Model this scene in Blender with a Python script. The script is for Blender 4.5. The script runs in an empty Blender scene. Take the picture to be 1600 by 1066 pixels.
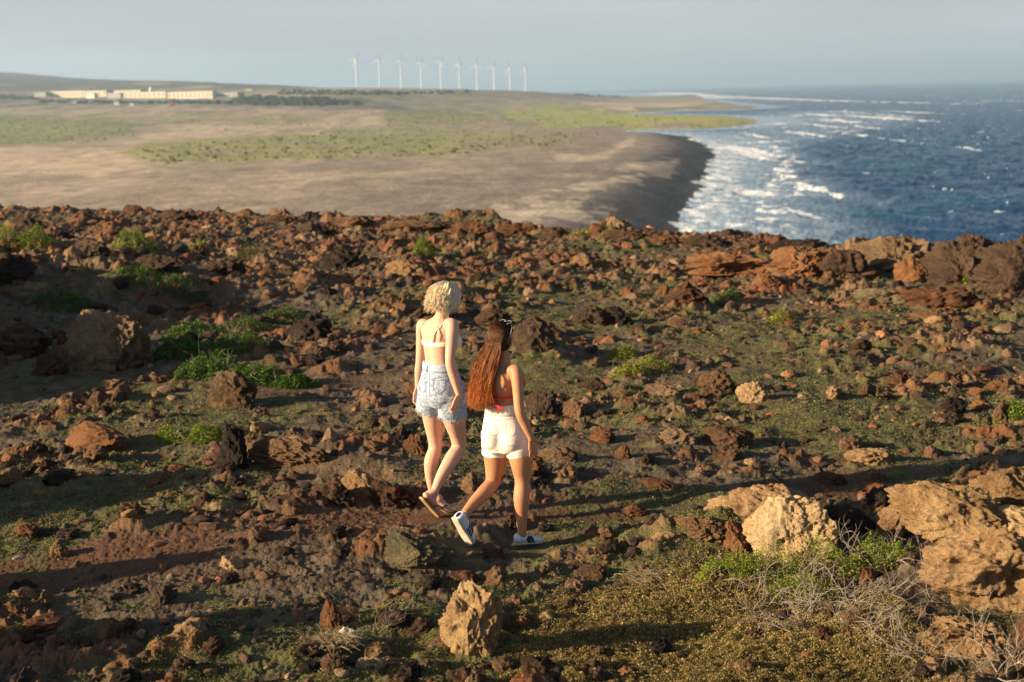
import bpy, bmesh, math, random
import numpy as np
from mathutils import Vector, Matrix
R = math.radians
SC = bpy.context.scene
COL = SC.collection

# ------------------------------------------------------------------ camera, sky, sun, exposure
CAMZ = 3.1
PITCH, ROLL = R(10.0), R(1.43)
F = 1600 * 50 / 36.0
cr0 = np.array((1., 0, 0)); cf = np.array((0, math.cos(PITCH), -math.sin(PITCH))); cu0 = np.array((0, math.sin(PITCH), math.cos(PITCH)))
cr = math.cos(ROLL) * cr0 - math.sin(ROLL) * cu0
cu = math.sin(ROLL) * cr0 + math.cos(ROLL) * cu0
CAM = np.array((0, 0, CAMZ))
cd = bpy.data.cameras.new('camera'); cam = bpy.data.objects.new('camera', cd); COL.objects.link(cam)
cd.lens = 50; cd.sensor_width = 36; cd.clip_start = 0.05; cd.clip_end = 200000
M4 = Matrix(((cr[0], cu[0], -cf[0], 0), (cr[1], cu[1], -cf[1], 0), (cr[2], cu[2], -cf[2], CAMZ), (0, 0, 0, 1)))
cam.matrix_world = M4
cd.dof.use_dof = True; cd.dof.focus_distance = 9.9; cd.dof.aperture_fstop = 2.6
SC.camera = cam
SUN_EL, SUN_AZ = R(16.0), R(14.0)          # light travels towards +X, a little towards +Y
sd = bpy.data.lights.new('sun', 'SUN'); sun = bpy.data.objects.new('sun', sd); COL.objects.link(sun)
sd.energy = 5.0; sd.angle = R(0.6); sd.color = (1.0, 0.79, 0.50)
sdir = Vector((math.cos(SUN_EL) * math.cos(SUN_AZ), math.cos(SUN_EL) * math.sin(SUN_AZ), -math.sin(SUN_EL)))
sun.rotation_euler = sdir.to_track_quat('-Z', 'Y').to_euler()
W = bpy.data.worlds.new('World'); SC.world = W; W.use_nodes = True
nt = W.node_tree; nt.nodes.clear()
sky = nt.nodes.new('ShaderNodeTexSky'); sky.sky_type = 'NISHITA'; sky.sun_disc = False
sky.sun_elevation = SUN_EL; sky.sun_rotation = R(-104); sky.dust_density = 1.5; sky.air_density = 1.0; sky.ozone_density = 1.5
bg = nt.nodes.new('ShaderNodeBackground'); wo = nt.nodes.new('ShaderNodeOutputWorld')
bg.inputs[1].default_value = 0.05
# thin high cloud veil, soft streaks over the sky texture
tc = nt.nodes.new('ShaderNodeTexCoord'); mp = nt.nodes.new('ShaderNodeMapping'); mp.inputs['Scale'].default_value = (1.2, 1.2, 9)
nz = nt.nodes.new('ShaderNodeTexNoise'); nz.inputs['Scale'].default_value = 2.6; nz.inputs['Detail'].default_value = 5; nz.inputs['Roughness'].default_value = 0.5
rp = nt.nodes.new('ShaderNodeValToRGB'); rp.color_ramp.elements[0].position = 0.35; rp.color_ramp.elements[1].position = 0.75
rp.color_ramp.elements[0].color = (0.60, 0.60, 0.60, 1); rp.color_ramp.elements[1].color = (0.95, 0.95, 0.95, 1)
mxw = nt.nodes.new('ShaderNodeMix'); mxw.data_type = 'RGBA'
nt.links.new(tc.outputs['Generated'], mp.inputs[0]); nt.links.new(mp.outputs[0], nz.inputs[0]); nt.links.new(nz.outputs[0], rp.inputs[0])
sx = nt.nodes.new('ShaderNodeSeparateXYZ'); rz = nt.nodes.new('ShaderNodeValToRGB'); rz.color_ramp.elements[0].position = 0.0; rz.color_ramp.elements[0].color = (1, 1, 1, 1); rz.color_ramp.elements[1].position = 0.18; rz.color_ramp.elements[1].color = (0.03, 0.03, 0.03, 1)
mm = nt.nodes.new('ShaderNodeMath'); mm.operation = 'MULTIPLY'; nt.links.new(tc.outputs['Generated'], sx.inputs[0]); nt.links.new(sx.outputs[2], rz.inputs[0]); nt.links.new(rp.outputs[0], mm.inputs[0]); nt.links.new(rz.outputs[0], mm.inputs[1])
nt.links.new(mm.outputs[0], mxw.inputs[0]); nt.links.new(sky.outputs[0], mxw.inputs[6]); mxw.inputs[7].default_value = (6.0, 6.3, 7.2, 1)
nt.links.new(mxw.outputs[2], bg.inputs[0]); nt.links.new(bg.outputs[0], wo.inputs[0])
SC.view_settings.view_transform = 'Standard'; SC.view_settings.look = 'None'; SC.view_settings.exposure = 1.3; SC.view_settings.gamma = 1
SC.cycles.max_bounces = 6; SC.cycles.diffuse_bounces = 3; SC.cycles.glossy_bounces = 2; SC.cycles.transparent_max_bounces = 4
SC.cycles.volume_bounces = 0; SC.cycles.use_denoising = True
SC.cycles.sample_clamp_indirect = 3

# ------------------------------------------------------------------ numeric helpers
def ray(px, py):
    return cf + (px - 800) / F * cr - (py - 533) / F * cu
def P(px, py, Y):                       # point of the place at depth Y on the sight line of a photo pixel
    d = ray(px, py); return CAM + d * (Y / d[1])
def on_plane(px, py, z):
    d = ray(px, py); return CAM + d * ((z - CAMZ) / d[2])
def proj(p):
    q = np.asarray(p) - CAM; k = q @ cf
    return 800 + F * (q @ cr) / k, 533 - F * (q @ cu) / k
def sst(a, b, x):
    t = np.clip((x - a) / (b - a), 0, 1); return t * t * (3 - 2 * t)
def lerp(a, b, t): return a + (b - a) * t
def _h(ix, iy, iz, s):
    h = (ix * 374761393 + iy * 668265263 + iz * 2147483647 + s * 974634777) & 0xffffffff
    h = ((h ^ (h >> 13)) * 1274126177) & 0xffffffff
    h = ((h ^ (h >> 16)) * 2246822519) & 0xffffffff
    return h ^ (h >> 15)
def noise2(x, y, s=0):
    ix = np.floor(x).astype(np.int64); iy = np.floor(y).astype(np.int64)
    fx = x - ix; fy = y - iy
    u = fx * fx * fx * (fx * (fx * 6 - 15) + 10); v = fy * fy * fy * (fy * (fy * 6 - 15) + 10)
    def g(i, j, dx, dy):
        a = _h(i, j, 0, s) * (2 * np.pi / 4294967296.0); return np.cos(a) * dx + np.sin(a) * dy
    a = g(ix, iy, fx, fy); b = g(ix + 1, iy, fx - 1, fy); c = g(ix, iy + 1, fx, fy - 1); d = g(ix + 1, iy + 1, fx - 1, fy - 1)
    return (a + (b - a) * u + (c - a) * v + (a - b - c + d) * u * v) * 1.4
def noise3(p, s=0):
    i = np.floor(p).astype(np.int64); f = p - i; w = f * f * f * (f * (f * 6 - 15) + 10)
    r = 0
    for dx in (0, 1):
        wx = w[:, 0] if dx else 1 - w[:, 0]
        for dy in (0, 1):
            wy = w[:, 1] if dy else 1 - w[:, 1]
            for dz in (0, 1):
                wz = w[:, 2] if dz else 1 - w[:, 2]
                h = _h(i[:, 0] + dx, i[:, 1] + dy, i[:, 2] + dz, s)
                gx = ((h & 1023) / 511.5 - 1); gy = (((h >> 10) & 1023) / 511.5 - 1); gz = (((h >> 20) & 1023) / 511.5 - 1)
                r = r + wx * wy * wz * (gx * (f[:, 0] - dx) + gy * (f[:, 1] - dy) + gz * (f[:, 2] - dz))
    return r * 1.3
def fbm2(x, y, o=4, s=0, g=0.5):
    a = 1; r = 0; k = 1
    for n in range(o):
        r = r + a * noise2(x * k + 17.3 * n, y * k - 9.1 * n, s + n); a *= g; k *= 2.03
    return r
def fbm3(p, o=4, s=0, g=0.5, ridged=False):
    a = 1; r = 0; k = 1
    for n in range(o):
        v = noise3(p * k + 5.7 * n, s + n)
        if ridged: v = 0.5 - 2 * np.abs(v)
        r = r + a * v; a *= g; k *= 2.03
    return r
def domes(x, y, cell, s, thr=0.0):
    """stones half sunk in the ground: one dome per grid cell; returns height in units of cell, and mask"""
    X = x / cell; Y = y / cell
    ix = np.floor(X).astype(np.int64); iy = np.floor(Y).astype(np.int64)
    best = np.zeros_like(X); idm = np.zeros_like(X)
    for dx in (-1, 0, 1):
        for dy in (-1, 0, 1):
            a = ix + dx; b = iy + dy
            h = _h(a, b, 3, s); h2 = _h(a, b, 7, s)
            cx = a + 0.15 + 0.7 * (h & 1023) / 1023.; cy = b + 0.15 + 0.7 * ((h >> 10) & 1023) / 1023.
            rr = ((h >> 20) & 1023) / 1023.; rad = 0.2 + 0.42 * rr
            ang = (h2 & 1023) / 1023. * 3.14; el = 0.6 + 0.5 * ((h2 >> 10) & 1023) / 1023.
            pres = ((h2 >> 20) & 1023) / 1023. > thr
            ux = X - cx; uy = Y - cy
            p = ux * np.cos(ang) + uy * np.sin(ang); q = (-ux * np.sin(ang) + uy * np.cos(ang)) / el
            d = np.maximum(np.sqrt(p * p + q * q), 0.75 * (np.abs(p) + 0.6 * np.abs(q))) / rad
            e = np.where(d < 1, (1 - d ** 2.6) * rad * (0.45 + 0.5 * (h2 & 63) / 63.), 0) * pres
            m = e > best
            best = np.where(m, e, best); idm = np.where(m, ((h ^ h2) & 255) / 255., idm)
    return best, idm

# ------------------------------------------------------------------ mesh helpers
def mesh_np(name, v, f, attrs=None, smooth=True, mats=(), fmat=None):
    """v (n,3); f (m,3) or (m,4)"""
    me = bpy.data.meshes.new(name); v = np.asarray(v, dtype=np.float32); f = np.asarray(f, dtype=np.int32)
    me.vertices.add(len(v)); me.vertices.foreach_set('co', v.ravel())
    k = f.shape[1]
    me.loops.add(f.size); me.loops.foreach_set('vertex_index', f.ravel())
    me.polygons.add(len(f)); me.polygons.foreach_set('loop_start', np.arange(0, f.size, k, dtype=np.int32))
    try: me.polygons.foreach_set('loop_total', np.full(len(f), k, dtype=np.int32))
    except Exception: pass
    me.polygons.foreach_set('use_smooth', np.full(len(f), smooth, dtype=bool))
    for m in mats: me.materials.append(m)
    if fmat is not None: me.polygons.foreach_set('material_index', np.asarray(fmat, dtype=np.int32))
    for an, av in (attrs or {}).items():
        av = np.asarray(av, dtype=np.float32)
        if av.ndim == 1:
            a = me.attributes.new(an, 'FLOAT', 'POINT'); a.data.foreach_set('value', av)
        else:
            if av.shape[1] == 3: av = np.hstack([av, np.ones((len(av), 1), np.float32)])
            a = me.attributes.new(an, 'FLOAT_COLOR', 'POINT'); a.data.foreach_set('color', av.astype(np.float32).ravel())
    me.update(calc_edges=True); me.validate(verbose=False)
    return me
def link(name, me, parent=None, loc=None, rot=None, scale=None):
    o = bpy.data.objects.new(name, me); COL.objects.link(o)
    if parent is not None: o.parent = parent
    if loc is not None: o.location = loc
    if rot is not None: o.rotation_euler = rot
    if scale is not None: o.scale = scale
    return o
def tag(o, label=None, cat=None, group=None, kind=None):
    if label: o['label'] = label
    if cat: o['category'] = cat
    if group: o['group'] = group
    if kind: o['kind'] = kind
    return o
def grid_faces(nr, nc):
    i = np.arange(nr - 1)[:, None] * nc + np.arange(nc - 1)[None, :]
    i = i.ravel(); return np.stack([i, i + 1, i + nc + 1, i + nc], 1)

# ------------------------------------------------------------------ node material helpers
class NM:
    def __init__(s, name):
        s.m = bpy.data.materials.new(name); s.m.use_nodes = True; s.t = s.m.node_tree; s.n = s.t.nodes; s.n.clear()
        s.out = s.n.new('ShaderNodeOutputMaterial'); s.b = s.n.new('ShaderNodeBsdfPrincipled'); s.t.links.new(s.b.outputs[0], s.out.inputs[0])
        s.b.inputs['Specular IOR Level'].default_value = 0.2
    def L(s, a, b): s.t.links.new(a, b)
    def val(s, sock, v):
        if hasattr(v, 'links') or isinstance(v, bpy.types.NodeSocket): s.L(v, sock)
        else:
            if isinstance(v, (tuple, list)) and len(v) == 3 and sock.type == 'RGBA': v = (*v, 1)
            sock.default_value = v
    def coord(s, w='Object'): return s.n.new('ShaderNodeTexCoord').outputs[w]
    def attr(s, name, out='Fac'):
        a = s.n.new('ShaderNodeAttribute'); a.attribute_name = name; return a.outputs[out]
    def pos(s): return s.n.new('ShaderNodeNewGeometry').outputs['Position']
    def rand(s): return s.n.new('ShaderNodeObjectInfo').outputs['Random']
    def mapv(s, v, sc=(1, 1, 1), loc=(0, 0, 0)):
        m = s.n.new('ShaderNodeMapping'); m.inputs['Scale'].default_value = sc; s.val(m.inputs['Location'], loc); s.L(v, m.inputs[0]); return m.outputs[0]
    def noise(s, v, sc, det=4, ro=0.55, dist=0.0, out=0):
        n = s.n.new('ShaderNodeTexNoise'); s.L(v, n.inputs['Vector']); n.inputs['Scale'].default_value = sc; n.inputs['Detail'].default_value = det
        n.inputs['Roughness'].default_value = ro; n.inputs['Distortion'].default_value = dist; return n.outputs[out]
    def voro(s, v, sc, feat='F1', out='Distance', rnd=1.0):
        n = s.n.new('ShaderNodeTexVoronoi'); n.feature = feat; s.L(v, n.inputs['Vector']); n.inputs['Scale'].default_value = sc; n.inputs['Randomness'].default_value = rnd; return n.outputs[out]
    def ramp(s, f, stops):
        n = s.n.new('ShaderNodeValToRGB'); s.L(f, n.inputs[0]); e = n.color_ramp.elements
        while len(e) < len(stops): e.new(0.5)
        for k, (p, c) in enumerate(stops):
            e[k].position = p; e[k].color = (c, c, c, 1) if isinstance(c, (int, float)) else (*c, 1)
        return n.outputs[0]
    def mix(s, f, a, b, mode='MIX'):
        n = s.n.new('ShaderNodeMix'); n.data_type = 'RGBA'; n.blend_type = mode
        s.val(n.inputs[0], f); s.val(n.inputs[6], a); s.val(n.inputs[7], b); return n.outputs[2]
    def math(s, op, a, b=0.0, c=None):
        n = s.n.new('ShaderNodeMath'); n.operation = op; s.val(n.inputs[0], a); s.val(n.inputs[1], b)
        if c is not None: s.val(n.inputs[2], c)
        return n.outputs[0]
    def bump(s, h, d=0.01, st=1.0, nrm=None):
        n = s.n.new('ShaderNodeBump'); n.inputs['Distance'].default_value = d; n.inputs['Strength'].default_value = st; s.L(h, n.inputs['Height'])
        if nrm is not None: s.L(nrm, n.inputs['Normal'])
        return n.outputs[0]
    def fin(s, col=None, rough=0.9, nrm=None, **k):
        if col is not None: s.val(s.b.inputs['Base Color'], col)
        s.val(s.b.inputs['Roughness'], rough)
        if nrm is not None: s.L(nrm, s.b.inputs['Normal'])
        for kk, vv in k.items(): s.val(s.b.inputs[kk.replace('_', ' ')], vv)
        return s.m
def leaf_mat(name, trans=0.35):
    m = NM(name); c = m.attr('Col', 'Color')
    m.fin(c, 0.6)
    tr = m.n.new('ShaderNodeBsdfTranslucent'); m.L(m.mix(1.0, c, (1.0, 1.0, 0.55), 'MULTIPLY'), tr.inputs[0])
    mx = m.n.new('ShaderNodeMixShader'); mx.inputs[0].default_value = trans
    m.L(m.b.outputs[0], mx.inputs[1]); m.L(tr.outputs[0], mx.inputs[2]); m.L(mx.outputs[0], m.out.inputs[0]); return m.m
# ------------------------------------------------------------------ far land and sea
SEA = -32.0
_cpx = [(1040, 375), (1048, 360), (1058, 345), (1068, 328), (1084, 303), (1090, 290), (1094, 275), (1108, 255), (1121, 243), (1112, 233), (1098, 225), (1075, 216),
        (1045, 210), (1000, 207), (960, 205.4), (1000, 203.5), (1060, 202.4), (1120, 200.5), (1165, 197), (1184, 191.5), (1178, 186), (1140, 182.5), (1070, 180.5), (1000, 179.5), (965, 178.5),
        (1000, 176.2), (1060, 173), (1130, 172), (1182, 169.5), (1186, 166.5), (1150, 163.5), (1120, 159), (1095, 155), (1105, 151.5), (1090, 148), (1065, 145.6), (1035, 143.4)]
COAST = [(70, 20), (52, 90), (40, 200), (38, 280)] + [tuple(on_plane(a, b, SEA)[:2]) for a, b in _cpx]
_l = COAST[-1]
COAST += [(-3000, _l[1] + 3000), (-30000, 30000), (-30000, -3000), (70, -3000)]
COAST = np.array(COAST)
def poly_sdf(x, y, pts):
    """signed distance, positive inside"""
    sh = np.shape(x); x = np.ravel(x); y = np.ravel(y)
    d = np.full(x.shape, 1e18); ins = np.zeros(x.shape, bool); n = len(pts)
    for i in range(n):
        ax, ay = pts[i]; bx, by = pts[(i + 1) % n]; ex, ey = bx - ax, by - ay
        t = np.clip(((x - ax) * ex + (y - ay) * ey) / (ex * ex + ey * ey + 1e-12), 0, 1)
        dx = x - ax - t * ex; dy = y - ay - t * ey
        d = np.minimum(d, dx * dx + dy * dy)
        c = ((ay > y) != (by > y)) & (x < (bx - ax) * (y - ay) / (by - ay + 1e-12) + ax)
        ins ^= c
    return (np.where(ins, 1, -1) * np.sqrt(d)).reshape(sh)
_sk = np.array([(-800, 100, 6500), (-300, 105, 6500), (0, 117, 6200), (100, 124, 5800), (200, 127.5, 5200), (300, 129, 4800), (400, 132.5, 4200), (500, 135.5, 3500), (600, 136.5, 3100), (700, 138, 3300), (800, 140, 3500),
                (900, 141, 3700), (1000, 141.5, 4200), (1050, 142.5, 5200), (1200, 150, 7000)], float)
_sk_z = CAMZ + (141 - 0.025 * (_sk[:, 0] - 800) - _sk[:, 1]) / F * _sk[:, 2]
_sk_s = np.array([ray(a, 141)[0] / ray(a, 141)[1] for a in _sk[:, 0]])
def land_z(x, y, d=None):
    if d is None: d = poly_sdf(x, y, COAST)
    D = np.maximum(y, 1.0); s = x / D
    zr = np.interp(s, _sk_s, _sk_z); Rr = np.interp(s, _sk_s, _sk[:, 2])
    dj = d + fbm2(x / 60, y / 60, 4, 5) * np.clip(D / 220, 1.5, 14)
    near = sst(1150, 850, D)
    berm = lerp(2.2, 6.2, near); wid = lerp(16, 17, near)
    e = np.where(dj > 0, berm * (1 - np.exp(-(np.maximum(dj, 0) / wid) ** 1.25)), np.maximum(dj * 0.12, -6))
    rol = fbm2(x / 110 + 3, y / 110, 4, 11) * 1.5 * sst(10, 120, dj)
    t = sst(700, 1, D * 0 + 0) * 0 + sst(0.13, 1.0, D / Rr)
    z = SEA + e + rol
    far = sst(60, 500, dj)
    z = z + np.maximum(zr - SEA - 5, 0) * t * far
    z = z - np.maximum(D - Rr, 0) * 0.012
    z = z + fbm2(x / 700, y / 700, 4, 31) * 5 * sst(1500, 3500, D) * far * (1 - 0.6 * sst(2600, 3600, D) * (s > -0.2))
    return z
def hit(px, py, dmin=150, dmax=9000):
    d = ray(px, py); ts = np.geomspace(dmin, dmax, 900) / d[1]
    p = CAM[None] + d[None] * ts[:, None]; zl = land_z(p[:, 0], p[:, 1])
    k = np.nonzero(p[:, 2] < zl)[0]
    if not len(k): return p[-1]
    k = k[0]
    if k == 0: return p[0]
    a = p[k - 1][2] - zl[k - 1]; b = zl[k] - p[k][2]; t = a / (a + b + 1e-9)
    return p[k - 1] + (p[k] - p[k - 1]) * t

def build_land():
    ss = np.concatenate([np.linspace(-1.1, -0.43, 60)[:-1], np.linspace(-0.43, 0.24, 760), np.linspace(0.24, 0.6, 30)[1:]])
    DD = np.geomspace(70, 9500, 700)
    S, Dg = np.meshgrid(ss, DD); X = S * Dg; Y = Dg
    d = poly_sdf(X, Y, COAST); Z = land_z(X, Y, d)
    x, y, z, d = X.ravel(), Y.ravel(), Z.ravel(), d.ravel()
    s = x / y; lt = np.log(y)
    n1 = fbm2(s * 40, lt * 18, 4, 41); n2 = fbm2(x / 45, y / 90, 5, 43); n3 = fbm2(x / 14, y / 20, 4, 47); n4 = fbm2(x / 160, y / 240, 4, 49)
    def patch(pts, soft, amp=1.0):
        q = np.array([(h[0] / h[1], math.log(h[1])) for h in (hit(a, b) for a, b in pts)])
        # anisotropic units: one photo pixel across ~ .00045, along depth ~ .01
        dd = poly_sdf(s / 0.00045, lt / 0.012, q / np.array([0.00045, 0.012]))
        return sst(-soft, soft, dd + (n1 * 9 + n2 * 8) * amp)
    dry = np.array((0.35, 0.27, 0.20)); tan = np.array((0.56, 0.42, 0.29)); green = np.array((0.25, 0.25, 0.075)); olive = np.array((0.18, 0.18, 0.075)); dark = np.array((0.05, 0.06, 0.04)); beach = np.array((0.25, 0.20, 0.155))
    col = dry[None] * (1 + 0.25 * n2[:, None] + 0.12 * n3[:, None])
    up = sst(900, 1500, y)
    mixg = sst(-0.1, 0.35, n4 + n2 * 0.6)[:, None] * up[:, None]
    col = lerp(col, olive[None], mixg * 0.75)
    def lay(c, m):
        nonlocal col
        col = lerp(col, np.asarray(c)[None] * (1 + 0.25 * n3[:, None]), m[:, None])
    lay(tan, 0.7 * patch([(-60, 232), (180, 232), (300, 250), (180, 268), (-60, 275)], 8))
    lay(tan, 0.55 * patch([(560, 285), (720, 250), (760, 258), (640, 300), (420, 322), (380, 315)], 7))
    lay(green, 0.8 * patch([(185, 240), (250, 222), (500, 205), (620, 196), (940, 208), (900, 222), (740, 240), (400, 252), (240, 256)], 6) * sst(-0.55, 0.1, n2 + 0.35))
    lay(olive, 0.9 * patch([(-80, 178), (150, 182), (240, 196), (180, 214), (60, 226), (-80, 230)], 6))
    lay(green, 0.6 * patch([(-80, 188), (120, 196), (160, 208), (60, 220), (-80, 222)], 5))
    lay(tan, 0.5 * patch([(250, 205), (420, 195), (520, 185), (640, 178), (560, 196), (380, 210), (200, 222)], 5))
    lay(green, 0.7 * patch([(600, 178), (700, 165), (790, 172), (760, 190), (640, 194)], 5))
    lay(green * np.array([1.35, 1.3, 1]), 0.9 * patch([(780, 168), (900, 166), (980, 176), (1190, 183), (1180, 198), (1000, 203), (900, 196), (800, 188)], 3))
    lay(tan, 0.8 * patch([(1000, 152), (1100, 155), (1120, 160), (1050, 170), (940, 168), (900, 160)], 3))
    lay(olive, 0.9 * patch([(990, 168), (1090, 166), (1110, 170), (1000, 173)], 3, 0.3))
    lay(dark, 0.6 * patch([(-60, 146), (330, 160), (560, 158), (640, 166), (560, 172), (200, 164), (-60, 160)], 4))
    lay((0.085, 0.085, 0.07), 0.85 * sst(2600, 3400, y) * sst(0.02, -0.12, s) * sst(-.5, .2, n4 + .3)); lay((0.20, 0.16, 0.11), 0.6 * sst(2400, 3200, y) * sst(-0.12, 0.0, s))
    # stony beach of shingle
    lay(beach, sst(170, 60, d + n2 * 30) * sst(1300, 950, y) * 0.92)
    lay((0.085, 0.075, 0.068), sst(32, 15, d + n3 * 2) * sst(1150, 950, y))  # waterside strip darkened in colour for the shade on the shore face
    lay((0.42, 0.31, 0.2), sst(14, 3, d) * sst(1150, 1500, y) * 0.8)
    tr = patch([(775, 330), (850, 308), (900, 286), (960, 276), (1000, 270), (1000, 276), (930, 290), (900, 306), (960, 312), (900, 322), (800, 340)], 5, 1.3)
    lay((0.66, 0.53, 0.38), 0.75 * tr * sst(-0.3, 0.3, n2 + n1 + 0.15))
    lay((0.58, 0.45, 0.32), 0.55 * patch([(870, 246), (930, 242), (968, 226), (985, 214), (995, 214), (985, 228), (950, 246), (900, 254)], 3, 0.5))
    lay((0.58, 0.45, 0.33), 0.6 * patch([(900, 262), (1000, 268), (1040, 262), (1060, 250), (1000, 256), (930, 258)], 3, 0.9))
    lay((0.04, 0.035, 0.03), 0.6 * patch([(560, 300), (780, 288), (860, 300), (700, 318)], 10) * sst(0.45, 0.7, n3 + 0.5 * n2))
    m = NM('coastal_land'); c = m.attr('Col', 'Color'); p = m.pos()
    n = m.noise(m.mapv(p, (0.15, 0.08, 0.1)), 1.0, 8, 0.7)
    c = m.mix(1.0, c, m.ramp(n, [(0.3, 0.62), (0.5, 1.0), (0.7, 1.35)]), 'MULTIPLY'); nf = m.noise(m.mapv(p, (0.9, 0.35, 0.3)), 1.0, 5, 0.75); c = m.mix(1.0, c, m.ramp(nf, [(0.3, 0.6), (0.5, 1.0), (0.72, 1.3)]), 'MULTIPLY')
    sh = m.ramp(m.noise(m.mapv(p, (0.28, 0.12, 0.1)), 1.0, 6, 0.75), [(0.62, 0.0), (0.7, 1.0)])
    c = m.mix(m.math('MULTIPLY', sh, 0.55), c, (0.045, 0.05, 0.03))
    m.fin(c, 0.95, m.bump(n, 1.2, 0.6))
    me = mesh_np('terrain', np.stack([x, y, z], 1), grid_faces(len(DD), len(ss)), {'Col': np.clip(col, 0.01, 1)}, True, [m.m])
    tag(link('terrain', me), kind='structure')
build_land()

REEF = np.array([tuple(on_plane(a, b, SEA)[:2]) for a, b in [(1050, 145.5), (1090, 150), (1140, 153), (1200, 154.5), (1280, 158), (1340, 159.5), (1420, 161.5), (1500, 163.5), (1540, 163)]])
def line_dist(x, y, pts):
    sh = np.shape(x); x = np.ravel(x); y = np.ravel(y); d = np.full(x.shape, 1e18); tt = np.zeros(x.shape); n = len(pts) - 1
    for i in range(n):
        ax, ay = pts[i]; bx, by = pts[i + 1]; ex, ey = bx - ax, by - ay
        t = np.clip(((x - ax) * ex + (y - ay) * ey) / (ex * ex + ey * ey), 0, 1)
        q = (x - ax - t * ex) ** 2 + (y - ay - t * ey) ** 2
        m = q < d; d = np.where(m, q, d); tt = np.where(m, (i + t) / n, tt)
    return np.sqrt(d).reshape(sh), tt.reshape(sh)
def build_sea():
    ss = np.concatenate([np.linspace(-0.6, 0.05, 60)[:-1], np.linspace(0.05, 0.42, 640), np.linspace(0.42, 1.5, 60)[1:]])
    DD = np.geomspace(70, 60000, 1150)
    S, Dg = np.meshgrid(ss, DD); x = (S * Dg).ravel(); y = Dg.ravel()
    d = -poly_sdf(x, y, COAST[:41])            # distance seawards (open polygon closed well inland)
    d = -poly_sdf(x, y, COAST)
    fade = sst(3500, 900, y)
    # swell runs towards the beach (towards -X, a little towards the camera)
    wx, wy = math.cos(R(205)), math.sin(R(205))
    a = x * wx + y * wy; b = -x * wy + y * wx
    wp = fbm2(x / 60, y / 60, 3, 61) * 14
    sw = np.sin((a + wp) / 24 * 6.283); sw2 = np.sin((a * 0.8 + b * 0.6 + wp * 1.3) / 13 * 6.283)
    ch = fbm2(a / 7, b / 13, 4, 71, 0.6); ch2 = fbm2(a / 2.6, b / 4.5, 3, 77, 0.6)
    h = fade * (0.42 * sw + 0.22 * sw2 + 0.75 * ch) + 0.25 * ch2 * sst(1400, 300, y)
    shore = sst(8, 60, d); h = h * (0.35 + 0.65 * shore)
    z = SEA + h
    # foam
    n1 = fbm2(x / 30, y / 55, 5, 81, 0.6); n2 = fbm2(a / 9, b / 26, 4, 83, 0.6); n3 = fbm2(x / 120, y / 260, 3, 85)
    nb = fbm2(x / 7, y / 14, 4, 87, 0.65)
    foam = np.zeros_like(x)
    # breaking rollers off the shore
    nearsh = sst(46, 5, d + n1 * 12) * sst(2100, 1300, y)
    roll = sst(0.25, 0.95, np.sin((d + n1 * 9) / 13 * 6.283) * 0.7 + n1 * 0.7)
    foam = np.maximum(foam, nearsh * np.clip(-0.1 + 0.95 * roll + nb * 0.6, 0, 1) * 0.9)
    foam = np.maximum(foam, sst(28, 3, d + n1 * 7) * np.clip(0.58 + nb * 0.6 + n2 * .4, 0, 1) * sst(1250, 900, y))
    band = sst(8, 2, np.abs(d - (30 + 9 * n3) + n1 * 8)) * sst(260, 420, y) * sst(1050, 800, y)
    foam = np.maximum(foam, band * sst(-0.25, 0.45, nb + n2 * 0.5))
    # white water over the shallows between the spits
    sw_ = poly_sdf(x / y, np.log(y), np.array([(p[0] / p[1], math.log(p[1])) for p in (on_plane(a_, b_, SEA) for a_, b_ in [(1150, 200), (1190, 176), (1340, 172), (1420, 182), (1400, 196), (1330, 208), (1250, 225), (1200, 240), (1150, 232), (1110, 214)])]))
    zone = sst(-0.03, 0.03, sw_)
    stre = fbm2(x / 70, y / 45, 5, 91, 0.6)
    foam = np.maximum(foam, zone * np.clip(sst(0.2, 0.9, stre) * 0.35 + sst(0.75, 0.95, stre + 0.3 * n2) * 0.8, 0, 1))
    # reef line
    rd, rt = line_dist(x, y, REEF)
    wdt = y * 0.034 * (1 - 0.72 * rt)
    rn = fbm2(x / (y * 0.012), np.log(y) * 60, 4, 95, 0.6)
    foam = np.maximum(foam, sst(1.1, 0.35, rd / wdt + rn * 0.7) * np.clip(1.05 - 0.6 * rt + rn * 0.9, 0, 1))
    z = z + 2.2 * sst(1.0, 0.2, rd / wdt) * np.clip(0.4 + rn, 0, 1)
    # scattered whitecaps
    cap = sst(0.88, 1.06, (sw * 0.28 + ch * 0.55 + n2 * 0.45 + n3 * 0.3)) * sst(40, 150, d)
    capf = sst(0.62, 0.78, fbm2(x / (y * 0.012), np.log(y) * 70, 3, 97, 0.55) + 0.12 * n3) * sst(900, 1600, y) * sst(9000, 3500, y)
    foam = np.maximum(foam, np.maximum(cap * sst(2500, 1200, y), capf * 0.8))
    for (px_, py_, w_, l_) in [(1330, 176, 11, 3), (1430, 176, 12, 4), (1372, 184, 18, 7), (1400, 181, 9, 4), (1350, 199, 6, 3), (1334, 210, 8, 4), (1252, 209, 16, 6), (1180, 212, 10, 4), (1574, 158, 9, 3), (1285, 180, 18, 2.4),
                               (1310, 189, 24, 4), (1288, 197, 10, 4), (1172, 302, 30, 8), (1128, 277, 6, 8), (1270, 337, 14, 6), (1160, 235, 26, 10), (1185, 246, 20, 6), (1308, 306, 8, 2.5), (1218, 265, 7, 2), (1276, 296, 14, 2.5), (1405, 220, 7, 5), (1515, 233, 6, 4), (1345, 270, 6, 3), (1240, 330, 9, 2.5), (1460, 300, 7, 2), (1560, 330, 6, 2)]:
        q = on_plane(px_, py_, SEA); ws = w_ * q[1] / F; ls = l_ * q[1] * q[1] / F / (CAMZ - SEA)
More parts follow.
